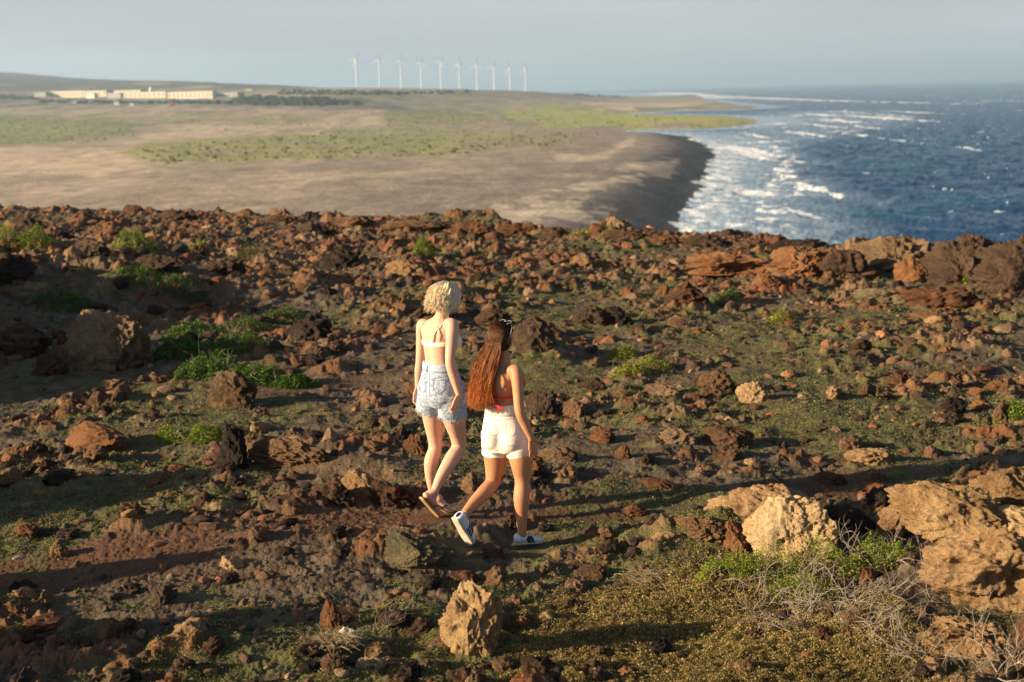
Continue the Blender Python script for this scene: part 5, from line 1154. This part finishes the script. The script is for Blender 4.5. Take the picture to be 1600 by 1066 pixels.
GOLD = [(.29, .20, .075), (.36, .25, .10), (.22, .165, .055), (.17, .17, .05), (.45, .33, .14), (.24, .15, .06), (.12, .10, .045)]
MOSS = [(.09, .10, .03), (.14, .145, .04), (.21, .19, .055), (.07, .085, .035), (.24, .20, .11)]
def twig_paths(rs, base, d0, L, r0, depth, wig=.35, out=None, up=.0):
    if out is None: out = []
    n = 6; p = [np.array(base)]; d = nv(d0)
    for k in range(n):
        d = nv(d + rs.normal(0, wig, 3) * .6 + np.array((0, 0, up))); p.append(p[-1] + d * L / n)
    p = np.array(p); out.append((p, np.linspace(r0, r0 * .45, n + 1)))
    if depth > 0:
        for _ in range(rs.randint(2, 5)):
            k = rs.randint(1, n + 1); dd = nv(nv(p[k] - p[k - 1]) + rs.normal(0, .65, 3)); twig_paths(rs, p[k], dd, L * rs.uniform(.45, .75), r0 * .6, depth - 1, wig, out, up)
    return out
def twig_mesh(name, paths, cols, parent=None, mat=None):
    v, f, c = ribbon_tubes([p for p, r in paths], [r for p, r in paths], cols, 5); return link(name, mesh_np(name, v, f, {'Col': c}, True, [mat or TWIG_M]), parent)
def bush(seed, lumps, size, n, pal, label, name='bush', cat='bush', h=.16, twigs=8):
    """lumps: (px, py of the foot, half width px, relative height)"""
    rs = np.random.RandomState(seed); V = []; C = []; S = []
    cs = [(gp(a, b), w, k) for a, b, w, k in lumps]; o0 = cs[0][0]
    root = bpy.data.objects.new(name, None); COL.objects.link(root); root.location = tuple(o0); tag(root, label, cat)
    tw = []
    for g, w, k in cs:
        wm = w * g[1] * 1.02 / F; m = int(n / len(cs)); a = rs.uniform(0, 6.283, m); rr = np.sqrt(rs.rand(m)); x = g[0] + np.cos(a) * rr * wm; y = g[1] + wm * .35 + np.sin(a) * rr * wm * .62
        edge = 1 - rr ** 2.2; hh = h * k * edge * (0.75 + 0.5 * noise2(x * 6 + seed, y * 6, seed)) * rs.uniform(.25, 1, m) ** .5
        keep = noise2(x * 9 + seed, y * 9, seed + 1) > -.42
        p = np.stack([x, y, th(x, y) + hh + .004], 1)[keep]; V.append(p)
        for _ in range(twigs):
            b = g + np.array((rs.normal(0, wm * .4), wm * .35 + rs.normal(0, wm * .2), 0)); b[2] = th(np.array([b[0]]), np.array([b[1]]))[0]
            tw += twig_paths(rs, b, (rs.normal(0, .6), rs.normal(0, .6), 1), h * k * rs.uniform(.8, 1.3), .0035, 1)
    V = np.vstack(V); m = len(V); v, f, c = leaves_np(rs, V, size * rs.uniform(.6, 1.3, m), pal_mix(rs, m, pal)); v -= o0
    link('leaves', mesh_np('leaves', v, f, {'Col': c}, False, [LEAF_M]), root)
    if tw: st_ = twig_mesh('stems', [(p - o0, r) for p, r in tw], [np.array((.3, .25, .2))] * len(tw), root); st_['kind'] = 'stuff'
    return root
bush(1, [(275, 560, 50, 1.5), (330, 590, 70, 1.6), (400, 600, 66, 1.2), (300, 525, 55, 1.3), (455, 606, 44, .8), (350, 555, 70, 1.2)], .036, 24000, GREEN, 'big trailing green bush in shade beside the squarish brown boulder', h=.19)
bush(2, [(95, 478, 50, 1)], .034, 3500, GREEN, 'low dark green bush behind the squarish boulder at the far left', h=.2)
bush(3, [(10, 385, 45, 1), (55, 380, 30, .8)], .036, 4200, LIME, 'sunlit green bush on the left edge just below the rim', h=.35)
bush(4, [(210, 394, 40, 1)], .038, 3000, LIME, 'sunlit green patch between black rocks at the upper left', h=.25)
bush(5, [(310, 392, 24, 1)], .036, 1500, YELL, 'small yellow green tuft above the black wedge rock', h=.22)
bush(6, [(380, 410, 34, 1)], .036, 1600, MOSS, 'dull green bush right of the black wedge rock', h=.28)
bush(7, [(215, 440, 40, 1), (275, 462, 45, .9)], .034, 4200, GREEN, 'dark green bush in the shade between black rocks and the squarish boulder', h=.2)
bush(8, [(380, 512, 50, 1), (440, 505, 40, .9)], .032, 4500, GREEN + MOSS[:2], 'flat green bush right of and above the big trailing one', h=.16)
bush(9, [(268, 690, 32, 1), (322, 690, 34, 1.1)], .024, 4200, LIME, 'bright lime bush at the left end of the long rock ledge', h=.13)
bush(10, [(664, 398, 20, 1)], .04, 1800, LIME, 'single bright green bush in the rubble above the blonde head', h=.38)
bush(11, [(915, 370, 32, 1), (950, 372, 18, .6)], .045, 2000, YELL, 'yellowish bush on the rim left of where land meets sea', h=.25)
bush(12, [(975, 560, 28, 1), (1020, 575, 36, .9), (985, 588, 34, .9)], .028, 5200, YELL + LIME, 'yellow green bush on the flat right of the women', h=.17)
bush(13, [(1142, 470, 28, 1)], .036, 1700, GREEN, 'green plant in the mouth of the dark cave', h=.22)
bush(16, [(1222, 504, 24, 1)], .032, 1300, YELL, 'small yellow bush in the field below the cave', h=.18)
bush(17, [(1520, 442, 20, 1)], .04, 1000, LIME, 'small green bush in front of the black ridge', h=.3)
bush(18, [(1590, 655, 34, 1)], .03, 2200, LIME + GREEN, 'green plant at the right edge halfway down', h=.12)
bush(14, [(1140, 912, 60, .9), (1215, 915, 66, 1.0), (1290, 908, 70, 1.1), (1370, 898, 60, 1), (1260, 945, 70, .6)], .016, 15000, LIME + LIME + GREEN[2:3] + YELL, 'bright green leafy plant growing through the grey dead branches', h=.25, twigs=5)
bush(15, [(1412, 868, 20, 1)], .018, 900, LIME, 'green sprig at the foot of the pale lumpy boulder', h=.14, twigs=3)
bush(19, [(738, 690, 16, 1)], .02, 700, YELL, 'small yellow plant seen between the two women', h=.12)
bush(20, [(604, 968, 26, 1)], .02, 900, YELL, 'small lime plant left of the tall tan boulder', h=.10)

def dead_shrub(seed, spots, label, L=.24, nb=10, r0=.0048, up=-.02):
    rs = np.random.RandomState(seed); g0 = gp(*spots[0][:2]); root = bpy.data.objects.new('dead_shrub', None); COL.objects.link(root); root.location = tuple(g0); tag(root, label, 'dead shrub')
    pts = []; cols = []
    for px, py, k in spots:
        g = gp(px, py)
        for _ in range(int(nb * k)):
            b = g + np.array((rs.normal(0, .07), rs.normal(.02, .05), 0)); a = rs.uniform(0, 6.28); one = twig_paths(rs, b, (math.cos(a), math.sin(a) * .8, rs.uniform(.25, .9)), L * rs.uniform(.6, 1.2), r0 * rs.uniform(.7, 1.2), 2, .3, None, up)
            c = np.array((.34, .30, .25)) * rs.uniform(.6, 1.15)
            for p, r in one:
                p = p.copy(); z = th(p[:, 0], p[:, 1]); p[:, 2] = np.maximum(p[:, 2], z + .006); pts.append((p - g0, r)); cols.append(c)
    twig_mesh('branches', pts, cols, root, TWIG_M)
dead_shrub(1, [(1240, 900, .7), (1310, 960, 1.5), (1200, 960, 1), (1260, 985, 1.2), (1320, 930, 1.1), (1350, 985, 1.2), (1400, 940, 1), (1420, 1010, 1.2), (1290, 940, 1), (1370, 880, .8), (1450, 1040, 1)], 'tangle of bare grey branches spreading at the lower right in front of the boulders', .24, 9, .0040)
dead_shrub(2, [(1560, 1062, 1.2), (1600, 1040, 1)], 'bare grey branches in the bottom right corner', .22, 7, .0042)
dead_shrub(3, [(862, 742, 1), (885, 742, 1)], 'small tuft of dry pale twigs right of the dark haired woman', .15, 10, .0026, .03)
dead_shrub(4, [(398, 665, 1)], 'few bare twigs sticking up behind the long rock ledge', .16, 5, .002, .04)
dead_shrub(5, [(595, 990, 1)], 'thin dry twigs left of the tall tan boulder', .17, 5, .0020, .04)
def straw(seed, px, py, label, n=160, L=.10):
    rs = np.random.RandomState(seed); g = gp(px, py); pt = []; rd = []; cl = []
    for _ in range(n):
        b = g + np.array((rs.normal(0, .06), rs.normal(0, .05), .0)); a = rs.uniform(0, 6.28); d = nv((math.cos(a), math.sin(a), rs.uniform(.1, 1.0))); l = L * rs.uniform(.5, 1.2)
        p = np.array([b, b + d * l * .5 + np.array((0, 0, .01)), b + d * l * .9 - np.array((0, 0, l * .15))]); p[:, 2] = np.maximum(p[:, 2], th(p[:, 0], p[:, 1]) + .003); pt.append(p - g); rd.append(.0012); cl.append(np.array((.5, .38, .22)) * rs.uniform(.6, 1.1))
    v, f, c = ribbon_tubes(pt, rd, cl, 3); o = link('dry_grass', mesh_np('dry_grass', v, f, {'Col': c}, True, [LEAF_M]), loc=tuple(g)); tag(o, label, 'dry grass')
straw(1, 520, 1005, 'matted dry grass round the small whitish stone', 420, .12)
straw(2, 128, 738, 'dry grass tuft on the left below the long rust boulder', 120, .13)
straw(3, 300, 460, 'dry stalks along the top of the squarish boulder', 90, .2)
straw(4, 1000, 905, 'dry grass flattened on the soil right of the sneakers', 300, .10)

def carpet(name, label, seed, n, region, pal, size, h, ymin, ymax, fmask):
    rs = np.random.RandomState(seed); sx = rs.uniform(region[0], region[1], n); y = 1 / rs.uniform(1 / ymax, 1 / ymin, n); x = sx * y
    pr = fmask(x, y); k = rs.rand(n) < pr; x, y, pr = x[k], y[k], pr[k]; ok = clear_of(x, y, -.06) if True else None; x, y, pr = x[ok], y[ok], pr[ok]
    m = len(x); lump = 0.5 + .5 * noise2(x * 16, y * 16, seed); z = th(x, y) + h * pr * (lump * .8 + .2) * rs.rand(m) ** .6
    cl = pal_mix(rs, m, pal); tone = fbm2(x * 1.1, y * 1.1, 3, seed + 3)[:, None]; cl = cl * (1 + .45 * tone) * np.array((1, 1, 1)); s = size * rs.uniform(.6, 1.4, m) * (y / 9.0) ** .55
    v, f, c = leaves_np(rs, np.stack([x, y, z], 1), s, cl, .05, .6); o = link(name, mesh_np(name, v, f, {'Col': np.clip(c, 0, 1)}, False, [LEAF_M])); tag(o, label, None, None, 'stuff')
def gold_mask(x, y):
    u, v = proj(np.stack([x, y, 0 * x], 1))
    poly = [(800, 960), (840, 925), (960, 905), (1080, 885), (1180, 880), (1300, 920), (1440, 960), (1470, 1090), (1000, 1100), (790, 1090), (780, 1000)]
    d = poly_sdf(u, v, poly) + 22 * fbm2(x * 4, y * 4, 3, 501); return sst(-14, 20, d)
carpet('ground_cover', 'golden olive carpet of tiny succulent leaves at the lower right', 11, 420000, (-.02, .42), GOLD, .013, .05, 6.3, 9.6, gold_mask)
def moss_mask(x, y):
    rub, path, veg, flat = masks(x, y); return np.clip(veg * 1.3 * (1 - .8 * path) * sst(-.5, .2, fbm2(x * 2.4, y * 2.4, 3, 511)), 0, 1) * (1 - .85 * gold_mask(x, y))
carpet('moss', 'low green and olive mat plants in patches over the plateau', 12, 420000, (-.40, .40), MOSS, .013, .022, 6.3, 34, moss_mask)
# ------------------------------------------------------------------ things on the far plain
def boxes(name, bx, mat, parent=None, loc=None):
    bm = bmesh.new()
    for (x, y, z, sx, sy, sz) in bx:
        r = bmesh.ops.create_cube(bm, size=1.0)
        for v in r['verts']: v.co = Vector((x + v.co.x * sx, y + v.co.y * sy, z + (v.co.z + .5) * sz))
    me = bpy.data.meshes.new(name); bm.to_mesh(me); bm.free(); me.materials.append(mat); return link(name, me, parent, loc)
BROT = R(-22)
def cone(name, p0, p1, r0, r1, mat, parent, seg=16, rings=6):
    bl = Blob(); n = rings; p = np.linspace(p0, p1, n); bl.tube(p, np.linspace(r0, r1, n), n=n, m=seg, caps=True)
    me = bpy.data.meshes.new(name); me.from_pydata(np.vstack(bl.v).tolist(), [], bl.f); me.polygons.foreach_set('use_smooth', [True] * len(me.polygons)); me.materials.append(mat); return link(name, me, parent)
WHITE = NM('turbine_white'); WHITE = WHITE.fin((.62, .64, .66), .5)
def px_s(px, py=141): d = ray(px, py); return d[0] / d[1]
TB = [(558, 135, 555.8, 93.7, (35, -35 - 90 + 25, 200)), (594, 136.5, 592.5, 94.5, (5, 120, 240)), (627.4, 137.8, 625.5, 96.7, (10, 130, 250)), (659, 138.7, 658, 99.5, (15, 135, 262)), (689.8, 139.5, 688.8, 98, (30, 150, 270)),
      (718.3, 140, 716.5, 100.5, (8, 105, 235)), (746, 140.3, 744, 102.5, (0, 135, 245)), (772.5, 141, 771.8, 105, (5, 110, 250)), (797.5, 141.8, 796.8, 107, (-20, 100, 220)), (821.8, 143.7, 821, 107.5, (3, 95, 215))]
ORD = ['first from the left', 'second from the left', 'third from the left', 'fourth from the left', 'fifth from the left', 'fifth from the right', 'fourth from the right', 'third from the right', 'second from the right', 'rightmost, standing slightly lower']
for i, (bx, by, hx, hy, ang) in enumerate(TB):
    D = 3050 + 50 * i; x = px_s(bx) * D; z = land_z(np.array([x]), np.array([float(D)]))[0]
    u, v = proj((x, D, z)); dz = (v - hy) * D / F; H = max(dz, 40)
    rt = bpy.data.objects.new('wind_turbine', None); COL.objects.link(rt); rt.location = (x, D, z); tag(rt, 'white wind turbine on the horizon, %s of the row of ten' % ORD[i], 'wind turbine', 'row of wind turbines on the horizon')
    cone('tower', (0, 0, -6), (0, 0, H - 1), 1.6, 1.0, WHITE, rt)
    boxes('nacelle', [(0, 1.5, H - 1.6, 3.4, 9.5, 3.6)], WHITE, rt)
    hub = np.array((0, -4.6, H)); cone('hub', hub + (0, 1.2, 0), hub - (0, 1.4, 0), 1.6, 1.0, WHITE, rt, 14, 4)
    for a in ang:
        a = R(a); d = np.array((math.sin(a), 0, math.cos(a))); s_ = np.array((math.cos(a), 0, -math.sin(a))); bl = Blob(); rg = []; th_ = np.linspace(0, 2 * np.pi, 12, endpoint=False)
        for t, c in ((0, .8), (.08, .9), (.2, 1.4), (.4, 1.2), (.7, .8), (.95, .4), (1, .2)):
            tw_ = 0.5 * (1 - t); ax = s_ * math.cos(tw_) + np.array((0, 1, 0)) * math.sin(tw_); bx2 = np.cross(d, ax); rg.append(hub + d * (1.0 + t * 22) + ax * .0 + (np.cos(th_) * c / 2)[:, None] * ax * 1.1 + (np.sin(th_) * c * .12)[:, None] * bx2)
        bl.loft(rg); me = bpy.data.meshes.new('blade'); me.from_pydata(np.vstack(bl.v).tolist(), [], bl.f); me.materials.append(WHITE); link('blade', me, rt)
def wallm(name, c): m = NM(name); n = m.noise(m.mapv(m.pos(), (.08, .08, .3)), 1.0, 4, .6); return m.fin(m.mix(n, tuple(k * .85 for k in c), c), .85)
CREAM = wallm('cream_wall', (.60, .54, .43)); GREYW = wallm('grey_wall', (.34, .36, .38)); DARKW = plain('dark_window_or_gap', (.05, .05, .06), .3); ROOFM = wallm('flat_roof', (.50, .44, .36)); PALEW = wallm('white_wall', (.80, .78, .72))
def building(x0, x1, ytop, ybot, D, dep, wall, label, strips=0, extra=None, name='building', cat='building'):
    D = float(np.clip(hit((x0 + x1) / 2, ybot + .6, 800)[1], 900, 4200)) + (D - 2700) * .5
    X0, X1 = px_s(x0) * D, px_s(x1) * D; xc, w = (X0 + X1) / 2, X1 - X0; um, vm = proj((xc, D, 0)); zb = (vm - ybot) * D / F; zt = (vm - ytop) * D / F; H = (zt - zb) * .74
    zl = land_z(np.array([xc]), np.array([float(D)]))[0]; rt = bpy.data.objects.new(name, None); COL.objects.link(rt); rt.location = (xc, D, min(zb, zl)); rt.rotation_euler = (0, 0, BROT); w /= math.cos(BROT); tag(rt, label, cat); b = zb - min(zb, zl)
    boxes('wall', [(0, dep / 2, -8, w, dep, H + b + 8)], wall, rt); boxes('roof', [(0, dep / 2, H + b + .01, w + 1.2, dep + 1.2, .8)], ROOFM, rt)
    for i in range(strips):
        xx = -w / 2 + (i + .5) * w / strips; boxes('window_or_gap', [(xx, -.15, b + H * .12, max(w / strips * .10, .6), .5, H * .7)], DARKW, rt)  # dark strips; on the long wings they stand for gaps between pilasters
    if extra: extra(rt, w, H + b)
    return rt
DB = 2700
building(75, 133, 140.3, 152, DB, 22, CREAM, 'long cream block at the left end of the white complex on the plain', 10)
building(128, 168, 139.8, 151.5, DB + 30, 22, CREAM, 'cream block second from the left in the white complex', 5)
building(134, 147, 145.2, 152.5, DB - 30, 12, PALEW, 'small pale cabin in front of the cream complex', 2)
building(160, 222, 139.6, 150, DB + 60, 25, CREAM, 'higher cream block with flat roof in the middle of the complex', 6)
building(166, 189, 144.5, 152.5, DB - 20, 15, GREYW, 'grey blue shed in front of the middle of the cream complex', 0)
building(189, 262, 141.8, 153, DB + 10, 22, CREAM, 'long cream wing right of the grey blue shed', 9)
building(258, 330, 140.8, 153.5, DB - 15, 24, CREAM, 'cream wing at the right end of the complex', 10)
building(325, 332, 139.8, 153.5, DB - 25, 12, CREAM, 'square cream corner tower ending the complex on the right', 1)
building(333, 372, 144, 152, DB + 60, 20, GREYW, 'grey low shed right of the cream corner tower', 4)
building(381, 394, 139.8, 144.5, DB + 500, 16, PALEW, 'lone small pale house right of the complex against the hill', 2)
building(37, 49, 134, 137.8, DB + 900, 18, CREAM, 'small cream house on the hillside at the far left', 2)
building(52, 72, 144, 151, DB + 60, 18, GREYW, 'grey shed left of the cream complex', 3)
# round water tank on the roofs
_D = hit(235.5, 153.5, 800)[1] + 45; _x = px_s(235.5) * _D; _u, _v = proj((_x, _D, 0)); _zb = (_v - 141) * _D / F; _zt = (_v - 133.5) * _D / F
rt = bpy.data.objects.new('water_tower', None); COL.objects.link(rt); rt.location = (_x, _D, _zb - 14); tag(rt, 'white rounded water tower rising above the cream complex', 'water tower')
cone('shaft', (0, 0, -4), (0, 0, 15), 2.2, 1.8, PALEW, rt); cone('tank', (0, 0, 13), (0, 0, 13 + (_zt - _zb) * .4), 3.0, 2.4, PALEW, rt)
def van(px, py, col, label, L=7.5, H=3.4):
    g = hit(px, py); rt = bpy.data.objects.new('parked_van', None); COL.objects.link(rt); rt.location = tuple(g); tag(rt, label, 'van'); m = plain('van_paint', col, .4)
    bl = boxes('body', [(0, 0, .7, L, 3.0, 1.5), (-L * .08, 0, 2.2, L * .8, 2.8, H - 2.2)], m, rt); boxes('window_or_gap', [(-L * .08, -1.45, 2.3, L * .7, .12, .8)], DARKW, rt)
    for sx in (-1, 1):
        for sy in (-1, 1): cone('wheel', (sx * L * .3, sy * 1.3, .7), (sx * L * .3, sy * 1.5, .7), .7, .7, DARKW, rt, 12, 2)
van(183, 165.5, (.8, .8, .8), 'white van parked on the plain below the grey blue shed, left of two', 8.5, 5.5); van(206.5, 167, (.8, .8, .8), 'white van parked on the plain, right of two', 6, 5)
van(117, 162, (.6, .6, .62), 'pale grey van on the plain below the left cream block', 9, 4); van(270, 166, (.5, .04, .03), 'red van on the plain below the right end of the complex', 7, 4)
# woods and scrub
def lumps(name, label, seed, polys, n, hmin, hmax, pal, spread=1.0):
    rs = np.random.RandomState(seed); v0, f0 = ico(2); V = []; Fc = []; C = []; off = 0
    for (poly, share) in polys:
        P2 = np.array(poly, float); lo, hi = P2.min(0), P2.max(0); k = 0; m = int(n * share)
        px = rs.uniform(lo[0], hi[0], m * 4); py = rs.uniform(lo[1], hi[1], m * 4); ok = poly_sdf(px, py, P2) > rs.normal(0, .6, m * 4); px, py = px[ok][:m], py[ok][:m]
        for a, b in zip(px, py):
            g = hit(a, b)
            if g[2] < SEA + .8: continue
            s = rs.uniform(hmin, hmax) * rs.choice([.6, 1, 1.3]); q = v0 * (1 + .35 * fbm3(v0 * 2.3 + rs.uniform(0, 99), 2, 3)[:, None]) * np.array((s * rs.uniform(.8, 1.6), s * 1.0, s * .75)) + g + np.array((0, 0, s * .25))
            V.append(q); Fc.append(f0 + off); off += len(q); c = np.array(pal[rs.randint(len(pal))]) * rs.uniform(.7, 1.3); C.append(np.tile(c, (len(q), 1)))
    m = NM(name + '_foliage'); n_ = m.noise(m.pos(), .6, 4, .7); c = m.mix(1.0, m.attr('Col', 'Color'), m.ramp(n_, [(.35, .5), (.65, 1.5)]), 'MULTIPLY'); m.fin(c, .95, m.bump(n_, 1.5, 1.0))
    tag(link(name, mesh_np(name, np.vstack(V), np.vstack(Fc), {'Col': np.vstack(C)}, False, [m.m])), label, None, None, 'stuff')
DK = [(.035, .05, .025), (.05, .065, .03), (.03, .045, .03)]
lumps('woods', 'dark belt of trees below the cream buildings and along the horizon', 1, [([(60, 158), (330, 160), (420, 158), (560, 161), (570, 164), (420, 165), (330, 163), (60, 161)], .34), ([(380, 151), (500, 152), (555, 160), (500, 166), (395, 166), (360, 158)], .30),
      ([(430, 141), (560, 143), (660, 144.5), (735, 143), (735, 146), (640, 148), (440, 149)], .24), ([(0, 150), (60, 153), (60, 157), (0, 156)], .06), ([(900, 146), (990, 150), (980, 152), (890, 150)], .06)], 1300, 1.6, 3.4, DK)
lumps('scrub', 'low scrub dotted over the coastal plain', 2, [([(190, 236), (500, 205), (620, 196), (940, 206), (900, 222), (740, 240), (400, 252), (240, 256)], .36), ([(-60, 176), (240, 190), (200, 216), (-60, 232)], .2), ([(560, 172), (790, 168), (900, 190), (600, 200)], .14), ([(800, 168), (1180, 182), (1170, 197), (980, 202), (850, 192)], .14),
      ([(200, 172), (560, 172), (560, 200), (250, 205)], .08), ([(200, 172), (300, 172), (300, 180), (205, 180)], .001), ([(0, 160), (400, 168), (400, 178), (0, 175)], .05)], 1900, .35, .9, [(.15, .165, .045), (.18, .19, .05), (.11, .125, .04)])
# ------------------------------------------------------------------ hazy air over sea and land
def build_haze():
    bm = bmesh.new(); bmesh.ops.create_cube(bm, size=1.0)
    for v in bm.verts: v.co = Vector((v.co.x * 170000, v.co.y * 170000, (-45 if v.co.z < 0 else 240)))
    me = bpy.data.meshes.new('haze'); bm.to_mesh(me); bm.free()
    m = bpy.data.materials.new('haze_air'); m.use_nodes = True; t = m.node_tree; t.nodes.clear()
    o = t.nodes.new('ShaderNodeOutputMaterial'); v = t.nodes.new('ShaderNodeVolumePrincipled'); t.links.new(v.outputs[0], o.inputs['Volume'])
    v.inputs['Color'].default_value = (0.52, 0.74, 1.0, 1); v.inputs['Density'].default_value = 0.00011; v.inputs['Anisotropy'].default_value = 0.2
    me.materials.append(m); tag(link('haze', me), kind='stuff', label='thin pale haze over the sea and the coastal land')
build_haze()
